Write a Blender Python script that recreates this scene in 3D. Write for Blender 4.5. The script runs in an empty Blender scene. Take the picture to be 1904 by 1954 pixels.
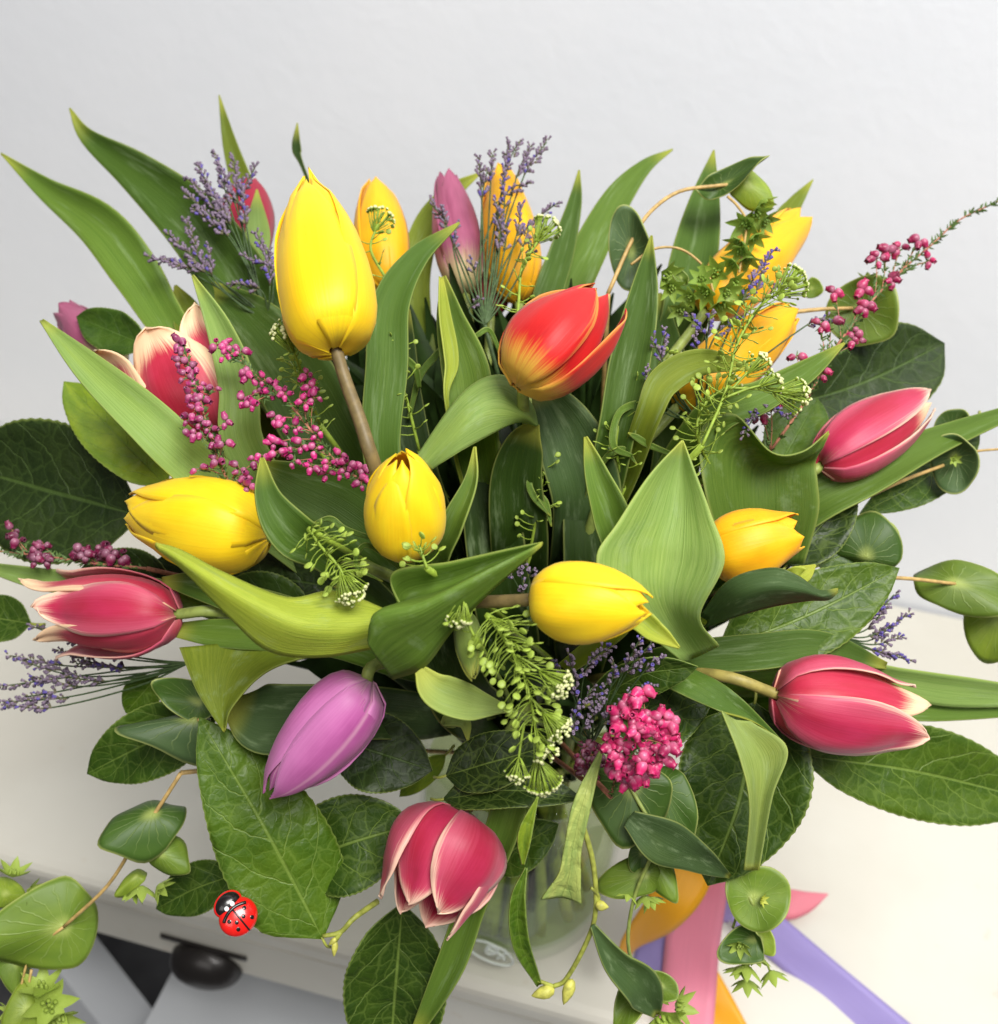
import bpy, math, random
import numpy as np
from mathutils import Matrix, Vector
rnd = random.Random(7)
sc = bpy.context.scene
col = sc.collection
# ------------------------------------------------------------------ camera
FPX, CX, CY = 1909.0, 952.0, 977.0          # layout sheet: 1904 x 1954 units
PITCH, YAW, ROLL = math.radians(38), math.radians(-11.4365), math.radians(3.9373)
CAM = np.array([0.0, 0.0, 0.69])
_F = np.array([math.sin(YAW)*math.cos(PITCH), math.cos(YAW)*math.cos(PITCH), -math.sin(PITCH)])
_R = np.array([math.cos(YAW), -math.sin(YAW), 0.0]); _U = np.cross(_R, _F)
R_ = math.cos(ROLL)*_R + math.sin(ROLL)*_U
U_ = math.cos(ROLL)*_U - math.sin(ROLL)*_R
F_ = _F
cd = bpy.data.cameras.new('camera'); cam = bpy.data.objects.new('camera', cd); col.objects.link(cam)
cam.matrix_world = Matrix(((R_[0], U_[0], -F_[0], CAM[0]), (R_[1], U_[1], -F_[1], CAM[1]), (R_[2], U_[2], -F_[2], CAM[2]), (0, 0, 0, 1)))
cd.sensor_fit = 'HORIZONTAL'; cd.sensor_width = 36; cd.lens = 36*FPX/1904
cd.clip_start = 0.02; cd.clip_end = 50
cd.dof.use_dof = True; cd.dof.focus_distance = 0.41; cd.dof.aperture_fstop = 10
sc.camera = cam
# ------------------------------------------------------------------ light
w = bpy.data.worlds.new('World'); sc.world = w; w.use_nodes = True
w.node_tree.nodes['Background'].inputs[0].default_value = (0.97, 0.98, 1.0, 1)
w.node_tree.nodes['Background'].inputs[1].default_value = 0.12
def area(name, loc, target, size, energy, color):
    l = bpy.data.lights.new(name, 'AREA'); l.shape = 'RECTANGLE'; l.size, l.size_y = size; l.energy = energy; l.color = color
    o = bpy.data.objects.new(name, l); col.objects.link(o); o.location = loc
    o.rotation_euler = (Vector(target)-Vector(loc)).to_track_quat('-Z', 'Y').to_euler()
area('window_light', (0.55, -0.25, 2.2), (0, 0.42, 0.35), (1.2, 0.9), 84, (1.0, 0.98, 0.95))
area('front_fill_light', (-0.5, -1.5, 1.5), (0, 0.42, 0.35), (1.2, 1.0), 10, (1.0, 0.97, 0.93))  # added weak fill from behind the camera, not a second window
vs = sc.view_settings; vs.view_transform = 'Standard'; vs.look = 'None'; vs.gamma = 1; vs.exposure = -0.14; vs.use_curve_mapping = False
sc.cycles.use_denoising = True
sc.cycles.max_bounces = 8; sc.cycles.transparent_max_bounces = 16
sc.cycles.caustics_reflective = False; sc.cycles.caustics_refractive = False

# ------------------------------------------------------------------ placing helpers
def ray(x, y): return F_ + R_*(x-CX)/FPX - U_*(y-CY)/FPX
def depth_at(x, y):
    r = min(math.hypot(x-960, y-1060)/850, 1.25)
    return 0.45 + 0.05*r*r + max(0, 1060-y)*4e-5
def at(x, y, dz=0):                     # dz in millimetres behind (+) or before (-) the bouquet's surface
    return CAM + ray(x, y)*(depth_at(x, y)+dz*0.001)
def on_z(x, y, z):
    d = ray(x, y); return CAM + d*((z-CAM[2])/d[2])
def on_y(x, y, Y):
    d = ray(x, y); return CAM + d*(Y/d[1])
def deep(p): return float(np.dot(p-CAM, F_))
def px(n, p): return n*deep(p)/FPX      # size in metres of n layout units at point p
def nrm(v):
    l = np.linalg.norm(v); return v/l if l > 1e-9 else v
def spline(pts, n):
    P = np.array(pts, float); k = len(P)
    if k == 2: return P[0]+(P[1]-P[0])*np.linspace(0, 1, n)[:, None]
    Q = np.vstack([2*P[0]-P[1], P, 2*P[-1]-P[-2]])
    out = []
    for t in np.linspace(0, k-1, n):
        i = min(int(t), k-2); s = t-i
        a, b, c, d = Q[i], Q[i+1], Q[i+2], Q[i+3]
        out.append(0.5*((2*b)+(c-a)*s+(2*a-5*b+4*c-d)*s*s+(3*b-a-3*c+d)*s**3))
    return np.array(out)
def spline1(v, n): return spline([[a] for a in v], n)[:, 0] if len(v) > 1 else np.full(n, v[0], float)
def S(r, g, b):
    f = lambda c: (c/255/12.92) if c/255 <= 0.04045 else ((c/255+0.055)/1.055)**2.4
    return (f(r), f(g), f(b), 1.0)
# ------------------------------------------------------------------ object helpers
WL = {}
def tag(o, label=None, cat=None, group=None, kind=None):
    if label: o['label'] = label
    if cat: o['category'] = cat
    if group: o['group'] = group
    if kind: o['kind'] = kind
    return o
def empty(name, loc, label, cat, group=None):
    o = bpy.data.objects.new(name, None); col.objects.link(o); o.location = Vector(loc); o.empty_display_size = 0.01
    WL[o.name] = np.array(loc, float)
    return tag(o, label, cat, group)
class Geo:
    def __init__(s): s.v = []; s.f = []; s.m = []; s.n = 0
    def add(s, v, f, m=0):
        s.v.append(np.asarray(v, float)); s.f += [tuple(i+s.n for i in q) for q in f]
        s.m += [m]*len(f) if isinstance(m, int) else list(m); s.n += len(v)
    def verts(s): return np.vstack(s.v)
def make(name, v, f, mats, parent=None, loc=None, uv=None, cells=None, color=None, smooth=True, mi=None, solid=0, solid_off=0, kind=None):
    v = np.asarray(v, float)
    if parent is not None:
        o_loc = WL[parent.name]; lo = np.zeros(3)
    else:
        lo = np.array(loc if loc is not None else v.mean(0), float); o_loc = lo
    me = bpy.data.meshes.new(name); me.from_pydata((v-o_loc).tolist(), [], f)
    if uv is not None:
        ids = np.zeros(len(me.loops), int); me.loops.foreach_get('vertex_index', ids)
        for nm, arr in (('UVMap', uv), ('Cells', cells)):
            if arr is None: continue
            l = me.uv_layers.new(name=nm); l.data.foreach_set('uv', np.asarray(arr, float)[ids].ravel())
    for m in (mats if isinstance(mats, (list, tuple)) else [mats]): me.materials.append(m)
    if mi is not None: me.polygons.foreach_set('material_index', mi)
    if smooth: me.polygons.foreach_set('use_smooth', [True]*len(me.polygons))
    me.update()
    o = bpy.data.objects.new(name, me); col.objects.link(o)
    if parent is not None: o.parent = parent
    else: o.location = Vector(lo)
    WL[o.name] = o_loc
    if color: o.color = color
    if solid:
        md = o.modifiers.new('thickness', 'SOLIDIFY'); md.thickness = solid; md.offset = solid_off
    if kind: o['kind'] = kind
    return o
def inst(name, me, parent, pos, direction, size, color=None, spin=None):
    o = bpy.data.objects.new(name, me); col.objects.link(o); o.parent = parent
    q = Vector(direction).to_track_quat('Z', 'Y')
    sp = Matrix.Rotation(rnd.uniform(0, 6.28) if spin is None else spin, 4, 'Z')
    s = size if isinstance(size, (tuple, list)) else (size, size, size)
    o.matrix_basis = Matrix.Translation(Vector(pos-WL[parent.name])) @ q.to_matrix().to_4x4() @ sp @ Matrix.Diagonal((*s, 1))
    if color: o.color = color
    return o
def grid_faces(n, m, closed=False):
    f = []
    for i in range(n-1):
        for j in range(m if closed else m-1):
            k = (j+1) % m
            f.append((i*m+j, i*m+k, (i+1)*m+k, (i+1)*m+j))
    return f
def tube(pts, r0, r1=None, seg=6, n=None, cap=True):
    P = spline(pts, n or max(4, 5*(len(pts)-1)+1)); n = len(P); r1 = r0 if r1 is None else r1
    T = np.gradient(P, axis=0); ref = np.array([0.31, 0.2, 0.93]); out = []
    t0 = nrm(T[0]); a = nrm(np.cross(t0, ref if abs(np.dot(t0, ref)) < .95 else np.array([1., 0, 0])))
    for i in range(n):
        t = nrm(T[i]); a = nrm(a-t*np.dot(a, t)); b = np.cross(t, a); r = r0+(r1-r0)*i/(n-1)
        for j in range(seg):
            an = 2*math.pi*j/seg; out.append(P[i]+r*(a*math.cos(an)+b*math.sin(an)))
    f = grid_faces(n, seg, True)
    if cap: f += [tuple(range(seg))[::-1], tuple((n-1)*seg+j for j in range(seg))]
    return np.array(out), f
def lathe(prof, seg):
    v = []; 
    for r, z in prof:
        for j in range(seg):
            a = 2*math.pi*j/seg; v.append((r*math.cos(a), r*math.sin(a), z))
    return np.array(v), grid_faces(len(prof), seg, True)
def box_geo(x0, x1, y0, y1, z0, z1):
    v = [(x0,y0,z0),(x1,y0,z0),(x1,y1,z0),(x0,y1,z0),(x0,y0,z1),(x1,y0,z1),(x1,y1,z1),(x0,y1,z1)]
    return v, [(3,2,1,0),(4,5,6,7),(0,1,5,4),(1,2,6,5),(2,3,7,6),(3,0,4,7)]
def mesh_only(name, v, f, mats, mi=None, smooth=True):
    me = bpy.data.meshes.new(name); me.from_pydata(np.asarray(v, float).tolist(), [], f)
    for m in (mats if isinstance(mats, (list, tuple)) else [mats]): me.materials.append(m)
    if mi is not None: me.polygons.foreach_set('material_index', mi)
    if smooth: me.polygons.foreach_set('use_smooth', [True]*len(me.polygons))
    me.update(); return me
# ------------------------------------------------------------------ materials
class NT:
    def __init__(s, name):
        s.m = bpy.data.materials.new(name); s.m.use_nodes = True; s.t = s.m.node_tree; s.t.nodes.clear()
        s.out = s.n('ShaderNodeOutputMaterial')
    def n(s, t, **k):
        o = s.t.nodes.new(t)
        for a, b in k.items(): setattr(o, a, b)
        return o
    def l(s, a, b): s.t.links.new(a, b)
    def val(s, sock, v):
        if hasattr(v, 'node'): s.l(v, sock)
        else: sock.default_value = v
    def math(s, op, a, b=0.0, c=None, clamp=False):
        o = s.n('ShaderNodeMath', operation=op, use_clamp=clamp); s.val(o.inputs[0], a); s.val(o.inputs[1], b)
        if c is not None: s.val(o.inputs[2], c)
        return o.outputs[0]
    def mix(s, fac, a, b, mode='MIX'):
        o = s.n('ShaderNodeMix', data_type='RGBA', blend_type=mode)
        s.val(o.inputs[0], fac); s.val(o.inputs[6], a); s.val(o.inputs[7], b); return o.outputs[2]
    def ramp(s, x, lo, hi, a=0.0, b=1.0):
        o = s.n('ShaderNodeMapRange', interpolation_type='SMOOTHSTEP'); s.val(o.inputs[0], x)
        for i, q in enumerate((lo, hi, a, b)): s.val(o.inputs[1+i], q)
        return o.outputs[0]
    def uv(s, name='UVMap'):
        o = s.n('ShaderNodeUVMap', uv_map=name); x = s.n('ShaderNodeSeparateXYZ'); s.l(o.outputs[0], x.inputs[0])
        return o.outputs[0], x.outputs[0], x.outputs[1]
    def noise(s, vec, scale, detail=3, rough=.55):
        o = s.n('ShaderNodeTexNoise'); o.inputs['Scale'].default_value = scale; o.inputs['Detail'].default_value = detail
        o.inputs['Roughness'].default_value = rough
        if vec is not None: s.l(vec, o.inputs['Vector'])
        return o.outputs[0]
    def scaled(s, vec, sx, sy, off=None):
        o = s.n('ShaderNodeMapping'); s.l(vec, o.inputs['Vector']); o.inputs['Scale'].default_value = (sx, sy, 1)
        if off is not None:
            c = s.n('ShaderNodeCombineXYZ'); s.l(off, c.inputs[0]); s.l(off, c.inputs[1]); s.l(c.outputs[0], o.inputs['Location'])
        return o.outputs[0]
    def bump(s, h, strength, dist=0.001):
        o = s.n('ShaderNodeBump'); o.inputs['Strength'].default_value = strength; o.inputs['Distance'].default_value = dist
        s.l(h, o.inputs['Height']); return o.outputs[0]
    def finish(s, color, rough=.5, spec=.5, trans=0.0, tcolor=None, normal=None, coat=0.0, sheen=0.0):
        p = s.n('ShaderNodeBsdfPrincipled'); s.val(p.inputs['Base Color'], color); s.val(p.inputs['Roughness'], rough)
        p.inputs['Specular IOR Level'].default_value = spec; p.inputs['Coat Weight'].default_value = coat
        p.inputs['Sheen Weight'].default_value = sheen
        if normal: s.l(normal, p.inputs['Normal'])
        if trans:
            t = s.n('ShaderNodeBsdfTranslucent'); s.val(t.inputs[0], tcolor if tcolor is not None else color)
            if normal: s.l(normal, t.inputs['Normal'])
            m = s.n('ShaderNodeMixShader'); m.inputs[0].default_value = trans; s.l(p.outputs[0], m.inputs[1]); s.l(t.outputs[0], m.inputs[2])
            s.l(m.outputs[0], s.out.inputs[0])
        else: s.l(p.outputs[0], s.out.inputs[0])
        return s.m
def simple(name, color, rough=.5, spec=.5, coat=0.0, nscale=0, namt=.15, trans=0.0, metallic=0.0):
    t = NT(name); c = color
    if nscale:
        tc = t.n('ShaderNodeTexCoord'); k = t.noise(tc.outputs['Object'], nscale)
        c = t.mix(t.ramp(k, .3, .7), tuple(x*(1-namt) for x in color[:3])+(1,), tuple(min(1, x*(1+namt)) for x in color[:3])+(1,))
    m = t.finish(c, rough, spec, trans=trans, coat=coat)
    if metallic:
        for n in t.t.nodes:
            if n.type == 'BSDF_PRINCIPLED': n.inputs['Metallic'].default_value = metallic
    return m
def m_tulip_leaf():
    t = NT('tulip_leaf'); uv, u, v = t.uv(); oi = t.n('ShaderNodeObjectInfo')
    base = oi.outputs['Color']; off = t.math('MULTIPLY', oi.outputs['Random'], 40.0)
    st = t.noise(t.scaled(uv, 55, 1.6, off), 1.0, 3)
    fine = t.noise(t.scaled(uv, 160, 9, off), 1.0, 2)
    pat = t.noise(t.scaled(uv, 4, 5, off), 1.0, 5, .65)
    c = t.mix(t.ramp(st, .35, .65), t.mix(1.0, base, (.78, .84, .72, 1), 'MULTIPLY'), base)
    c = t.mix(t.math('MULTIPLY', t.ramp(pat, .52, .72), .34), c, S(176, 198, 150))         # waxy bloom
    c = t.mix(t.math('MULTIPLY', t.ramp(fine, .5, .75), .25), c, S(70, 104, 44))
    mot = t.noise(t.scaled(uv, 26, 7, off), 1.0, 4, .7)
    c = t.mix(t.math('MULTIPLY', t.ramp(mot, .50, .72), .38), c, t.mix(1.0, c, (.62, .74, .55, 1), 'MULTIPLY'))
    yel = t.noise(t.scaled(uv, 1.2, 1.6, off), 1.0, 2)
    c = t.mix(t.math('MULTIPLY', t.ramp(yel, .5, .75), .4), c, t.mix(1.0, c, (1.3, 1.18, .7, 1), 'MULTIPLY'))
    e = t.math('MULTIPLY', t.math('ABSOLUTE', t.math('SUBTRACT', u, .5)), 2.0)
    c = t.mix(t.math('MULTIPLY', t.ramp(e, .94, 1.0), .32), c, S(206, 214, 120))           # pale margin
    c = t.mix(t.math('MULTIPLY', t.ramp(v, .92, 1.0), .6), c, S(206, 206, 84))             # yellow tip
    sp = t.noise(t.scaled(uv, 30, 30, off), 1.0, 2)
    c = t.mix(t.math('MULTIPLY', t.ramp(sp, .74, .80), .35), c, S(70, 74, 34))
    h = t.math('ADD', t.math('MULTIPLY', st, .7), t.math('MULTIPLY', fine, .3))
    return t.finish(c, t.ramp(pat, .3, .7, .48, .66), .30, .38, t.mix(1.0, c, (1.0, 1.05, .45, 1), 'MULTIPLY'), t.bump(h, .55, .0007))
def m_broad(name, vein, strength, gloss):
    t = NT(name); uv, u, v = t.uv(); cuv, cu, cv = t.uv('Cells'); oi = t.n('ShaderNodeObjectInfo')
    base = oi.outputs['Color']; off = t.math('MULTIPLY', oi.outputs['Random'], 30.0)
    e = t.math('MULTIPLY', t.math('ABSOLUTE', t.math('SUBTRACT', u, .5)), 2.0)
    wob = t.noise(t.scaled(cuv, .5, .5, off), 1.0, 2)
    mid = t.ramp(e, .045, .012)
    side = t.math('GREATER_THAN', u, .5)
    s = t.math('ADD', t.math('SUBTRACT', t.math('MULTIPLY', v, 5.0), t.math('MULTIPLY', t.math('POWER', e, 1.25), 1.5)), t.math('ADD', t.math('MULTIPLY', wob, .42), t.math('MULTIPLY', side, .45)))
    fr = t.math('ABSOLUTE', t.math('SUBTRACT', t.math('FRACT', s), .5))
    lat = t.ramp(fr, .035, .010)
    dn = t.n('ShaderNodeTexNoise'); dn.inputs['Scale'].default_value = .9; t.l(t.scaled(cuv, 1, 1, off), dn.inputs['Vector'])
    va = t.n('ShaderNodeVectorMath', operation='MULTIPLY_ADD'); t.l(dn.outputs[1], va.inputs[0]); va.inputs[1].default_value = (.7, .7, 0); t.l(t.scaled(cuv, 1, 1, off), va.inputs[2])
    def vor(k):
        o = t.n('ShaderNodeTexVoronoi', feature='DISTANCE_TO_EDGE'); o.inputs['Scale'].default_value = k; t.l(va.outputs[0], o.inputs['Vector']); return o.outputs[0]
    v1 = vor(.62); v2 = vor(1.7)
    n1 = t.ramp(v1, .055, .012); n2 = t.ramp(v2, .07, .01)
    veins = t.math('MAXIMUM', t.math('MAXIMUM', mid, t.math('MULTIPLY', lat, .85)), t.math('MAXIMUM', t.math('MULTIPLY', n1, .38), t.math('MULTIPLY', n2, .16)))
    pat = t.noise(t.scaled(uv, 3, 4, off), 1.0, 4)
    c = t.mix(t.ramp(pat, .3, .7), t.mix(1.0, base, (.72, .80, .7, 1), 'MULTIPLY'), t.mix(1.0, base, (1.25, 1.15, 1.0, 1), 'MULTIPLY'))
    c = t.mix(t.math('MULTIPLY', veins, strength), c, vein)
    blot = t.noise(t.scaled(cuv, .55, .55, off), 1.0, 2)
    c = t.mix(t.math('MULTIPLY', t.ramp(blot, .755, .78), .8), c, S(34, 24, 14))
    c = t.mix(t.math('MULTIPLY', t.ramp(e, .955, 1.0), .5), c, S(150, 168, 84))
    puff = t.math('ADD', t.math('MULTIPLY', t.ramp(v1, 0, .35), .8), t.math('MULTIPLY', t.ramp(v2, 0, .2), .12))
    h = t.math('SUBTRACT', puff, t.math('MULTIPLY', t.math('MAXIMUM', mid, lat), .7))
    return t.finish(c, gloss, .36, .18, t.mix(1.0, c, (1.0, 1.1, .4, 1), 'MULTIPLY'), t.bump(h, .5, .0010))
def m_round():
    t = NT('round_leaf'); uv, u, v = t.uv(); oi = t.n('ShaderNodeObjectInfo'); base = oi.outputs['Color']
    wob = t.noise(t.scaled(uv, 6, 3), 1.0, 2)
    s = t.math('FRACT', t.math('ADD', t.math('MULTIPLY', u, 19.0), t.math('MULTIPLY', t.math('SUBTRACT', wob, .5), t.math('MULTIPLY', v, 1.4))))
    vein = t.math('MULTIPLY', t.ramp(t.math('ABSOLUTE', t.math('SUBTRACT', s, .5)), t.math('SUBTRACT', .13, t.math('MULTIPLY', v, .07)), .01), t.ramp(v, 1.0, .55))
    pat = t.noise(t.scaled(uv, 5, 2), 1.0, 3)
    c = t.mix(t.ramp(pat, .3, .7), t.mix(1.0, base, (.75, .82, .8, 1), 'MULTIPLY'), base)
    c = t.mix(t.math('MULTIPLY', vein, .22), c, S(176, 194, 120))
    c = t.mix(t.math('MULTIPLY', t.ramp(v, .35, .0), .7), c, S(186, 200, 110))
    c = t.mix(t.math('MULTIPLY', t.ramp(v, .95, 1.0), .6), c, S(196, 204, 120))
    return t.finish(c, .48, .4, .22, t.mix(1.0, c, (1.0, 1.1, .4, 1), 'MULTIPLY'), t.bump(vein, .4, .0005))
def m_petal(name, main, basec, edge, base_h=.25, edge_lo=.9, edge_amt=1.0, tip_lo=2.0, dark=None, rib=None, trans=.25, warm=(1.0, .8, .5, 1), base_soft=.2, soft=None):
    t = NT(name); uv, u, v = t.uv(); oi = t.n('ShaderNodeObjectInfo'); off = t.math('MULTIPLY', oi.outputs['Random'], 50.0)
    st = t.noise(t.scaled(uv, 42, 1.3, off), 1.0, 3); fine = t.noise(t.scaled(uv, 120, 3, off), 1.0, 2)
    big = t.noise(t.scaled(uv, 2.5, 2.0, off), 1.0, 3)
    e = t.math('MULTIPLY', t.math('ABSOLUTE', t.math('SUBTRACT', u, .5)), 2.0)
    sj = t.math('SUBTRACT', st, .5)
    mn = t.mix(t.ramp(big, .3, .72), main, dark or tuple(x*.86 for x in main[:3])+(1,))
    mn = t.mix(t.math('MULTIPLY', t.ramp(st, .4, .7), .12), mn, tuple(min(1, x*1.25+.02) for x in main[:3])+(1,))
    if soft: mn = t.mix(t.math('MULTIPLY', t.ramp(t.math('ADD', e, t.math('MULTIPLY', sj, .5)), .15, 1.0), .6), mn, soft)
    ev = t.math('ADD', t.math('ADD', e, t.math('MULTIPLY', sj, .55)), t.math('MULTIPLY', t.math('SUBTRACT', v, .5), .35))
    c = t.mix(t.math('MULTIPLY', t.ramp(ev, edge_lo, edge_lo+.28), edge_amt), mn, edge)
    tv = t.math('ADD', t.math('ADD', v, t.math('MULTIPLY', sj, .30)), t.math('MULTIPLY', e, .10))
    c = t.mix(t.math('MULTIPLY', t.ramp(tv, tip_lo, tip_lo+.18), edge_amt), c, edge)
    bv = t.math('ADD', v, t.math('MULTIPLY', sj, .35))
    c = t.mix(t.ramp(bv, base_h, base_h-base_soft), c, basec)
    if rib: c = t.mix(t.math('MULTIPLY', t.ramp(e, .10, .0), .55), c, rib)
    return t.finish(c, .46, .36, trans, t.mix(1.0, c, warm, 'MULTIPLY'), t.bump(t.math('ADD', st, t.math('MULTIPLY', fine, .5)), .18, .0006), sheen=.10)
def m_obj(name, rough=.5, spec=.4, trans=.2, lighten=.25, scale=600):
    t = NT(name); oi = t.n('ShaderNodeObjectInfo'); tc = t.n('ShaderNodeTexCoord'); k = t.noise(tc.outputs['Object'], scale)
    c = t.mix(t.math('MULTIPLY', t.ramp(k, .4, .7), lighten), oi.outputs['Color'], (1, .8, .9, 1) if name == 'heather_bell' else (.8, .85, .5, 1))
    return t.finish(c, rough, spec, trans)
def m_bell():
    t = NT('heather_bell'); oi = t.n('ShaderNodeObjectInfo'); tc = t.n('ShaderNodeTexCoord'); x = t.n('ShaderNodeSeparateXYZ'); t.l(tc.outputs['Object'], x.inputs[0])
    k = t.noise(tc.outputs['Object'], 2.2)
    c = t.mix(t.math('MULTIPLY', t.ramp(x.outputs[2], .75, .1), .22), oi.outputs['Color'], (.95, .55, .75, 1))
    c = t.mix(t.math('MULTIPLY', t.ramp(k, .45, .7), .18), c, (1, .72, .85, 1))
    rad = t.math('POWER', t.math('ADD', t.math('POWER', x.outputs[0], 2.0), t.math('POWER', x.outputs[1], 2.0)), .5)
    c = t.mix(t.math('MULTIPLY', t.ramp(rad, .26, .14), t.ramp(x.outputs[2], .5, .7)), c, S(70, 10, 40))
    return t.finish(c, .34, .5, .3)
M = dict(
    tleaf=m_tulip_leaf(),
    broad=m_broad('broad_leaf', S(140, 164, 76), .46, .44),
    broad_soft=m_broad('broad_leaf_soft', S(104, 132, 62), .34, .5),
    rleaf=m_round(),
    yellow=m_petal('yellow_petal', S(255, 222, 26), S(240, 206, 40), S(255, 232, 70), .12, .95, .5, 1.2, dark=S(252, 210, 16), warm=(1, .85, .3, 1)),
    amber=m_petal('amber_petal', S(255, 200, 22), S(232, 186, 40), S(255, 214, 50), .12, .95, .5, 1.2, dark=S(252, 182, 14), warm=(1, .75, .25, 1)),
    pink=m_petal('pink_petal', S(196, 48, 88), S(226, 186, 160), S(250, 218, 190), .06, .80, .9, .86, dark=S(182, 38, 66), soft=S(226, 112, 138), warm=(1, .55, .45, 1)),
    cream=m_petal('cream_pink_petal', S(200, 48, 80), S(200, 44, 76), S(250, 218, 176), .05, .62, 1.0, .74, dark=S(184, 38, 60), soft=S(226, 110, 124), warm=(1, .6, .45, 1)),
    red=m_petal('red_petal', S(216, 36, 34), S(232, 188, 74), S(244, 184, 84), .30, .86, .75, 1.3, dark=S(196, 22, 26), warm=(1, .4, .25, 1), base_soft=.26),
    mauve=m_petal('mauve_petal', S(200, 106, 172), S(220, 180, 190), S(234, 170, 212), .10, .95, .6, 1.2, dark=S(178, 84, 150), rib=S(226, 176, 196), soft=S(216, 140, 194), warm=(1, .6, .9, 1)),
    dusk=m_petal('dusky_mauve_petal', S(176, 94, 126), S(210, 194, 140), S(196, 128, 158), .34, .98, .4, 1.3, dark=S(154, 74, 106), warm=(1, .6, .8, 1), base_soft=.3),
    crimson=m_petal('crimson_petal', S(168, 30, 60), S(150, 30, 50), S(190, 60, 84), .1, .98, .4, 1.3, warm=(1, .4, .4, 1)),
    bud=m_petal('green_bud_petal', S(134, 156, 72), S(120, 146, 66), S(196, 192, 80), .1, .92, .6, .86, warm=(1, 1, .4, 1)),
    stem=simple('green_stem', S(132, 146, 72), .5, .4, nscale=220, namt=.2),
    stem_water=simple('pale_stem', S(196, 206, 110), .5, .4, nscale=120, namt=.15, trans=.2),
    stem_dark=simple('brown_green_stem', S(112, 96, 60), .5, .4, nscale=220, namt=.2),
    stem_olive=simple('olive_stem', S(146, 134, 70), .5, .4, nscale=220, namt=.2),
    stem_tan=simple('tan_stem', S(180, 150, 92), .5, .4, nscale=260, namt=.22),
    woody=simple('heather_twig', S(158, 104, 82), .6, .3, nscale=400, namt=.25),
    needle=simple('heather_needle', S(74, 98, 46), .55, .3, nscale=900, namt=.4),
    bell=m_bell(),
    calyx=simple('statice_calyx', S(132, 116, 136), .6, .3, nscale=1500, namt=.4, trans=.2),
    petal_blue=simple('statice_petal', S(104, 90, 166), .6, .3, nscale=1500, namt=.3, trans=.2),
    bract=simple('statice_bract', S(104, 100, 76), .65, .25, nscale=1500, namt=.35),
    wiry=simple('statice_stem', S(64, 84, 48), .55, .35, nscale=500, namt=.25),
    pod=m_obj('pennycress_pod', .45, .4, .3, .2, 500),
    thin=simple('pennycress_stem', S(142, 166, 58), .5, .4, nscale=400, namt=.2, trans=.15),
    white_bud=simple('white_flower_bud', S(220, 222, 166), .5, .3, nscale=900, namt=.12, trans=.2),
    head=m_obj('flower_head_bract', .5, .35, .3, .25, 300),
    twig=simple('bud_twig', S(146, 152, 66), .5, .4, nscale=300, namt=.3),
    twig_bud=simple('twig_bud', S(182, 180, 84), .5, .4, nscale=300, namt=.3),
    darkleaf=simple('inner_leaf_painted_shade', S(38, 58, 20), .5, .3, nscale=60, namt=.5, trans=.12),  # shade of the bouquet's core is put into this dark green
)
def tone(n, j=.08):
    T = dict(lime=(182, 194, 72), light=(152, 178, 98), mid=(114, 144, 56), green=(88, 118, 44), deep=(54, 78, 24), teal=(78, 102, 58),  # deep: leaf green darkened to carry the shade of the core
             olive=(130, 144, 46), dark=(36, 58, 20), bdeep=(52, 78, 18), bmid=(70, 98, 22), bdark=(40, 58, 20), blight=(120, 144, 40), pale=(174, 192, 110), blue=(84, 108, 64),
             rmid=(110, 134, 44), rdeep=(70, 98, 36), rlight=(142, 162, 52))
    k = 1+rnd.uniform(-j, j); r, g, b = T[n]; return S(min(255, r*k), min(255, g*k), min(255, b*k))
# ------------------------------------------------------------------ room: wall, floor, table
def m_wall():
    t = NT('wall_paint'); tc = t.n('ShaderNodeTexCoord'); k = t.noise(tc.outputs['Object'], 3.0, 4); f = t.noise(tc.outputs['Object'], 90, 3)
    c = t.mix(t.ramp(k, .3, .7), S(226, 229, 235), S(231, 233, 238))
    return t.finish(c, .6, .25, normal=t.bump(t.math('ADD', k, t.math('MULTIPLY', f, .16)), .45, .005))
def m_paint():
    t = NT('cream_paint'); tc = t.n('ShaderNodeTexCoord'); k = t.noise(tc.outputs['Object'], 6, 4); s = t.noise(tc.outputs['Object'], 45, 2); g = t.noise(tc.outputs['Object'], 300, 2)
    c = t.mix(t.ramp(k, .35, .7), S(206, 203, 192), S(199, 195, 183))
    c = t.mix(t.math('MULTIPLY', t.ramp(s, .68, .78), .3), c, S(190, 172, 146))
    return t.finish(c, t.ramp(k, .3, .7, .38, .5), .4, normal=t.bump(g, .08, .0005))
wall_m, paint_m = m_wall(), m_paint()
tag(make('wall', *box_geo(-3, 3, .843, .95, -.9, 2.6), wall_m, loc=(0, .85, 0), smooth=False), kind='structure')
def m_floor():
    t = NT('grey_floor'); tc = t.n('ShaderNodeTexCoord'); k = t.noise(tc.outputs['Object'], 9, 5)
    return t.finish(t.mix(t.ramp(k, .3, .7), S(74, 74, 76), S(98, 98, 100)), .5, .4)
tag(make('floor', *box_geo(-3, 3, -2, .95, -.9, -.78), m_floor(), loc=(0, 0, -.78), smooth=False), kind='structure')
table = empty('table', (0, .34, -.78), 'cream painted table with moulded edge standing against the wall', 'table')
YF = .338
def loft(prof, x0, x1):      # profile in (y, z) swept along x
    v = [(x0, y, z) for y, z in prof]+[(x1, y, z) for y, z in prof]; n = len(prof)
    f = [(i, (i+1) % n, n+(i+1) % n, n+i) for i in range(n)]+[tuple(range(n))[::-1], tuple(range(n, 2*n))]
    return v, f
prof = [(.838, 0), (YF+.010, 0), (YF+.005, -.0012), (YF+.0015, -.004), (YF, -.008), (YF, -.018), (YF+.002, -.022), (YF+.007, -.024), (YF+.008, -.030), (YF+.012, -.034), (.838, -.034)]
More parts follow.
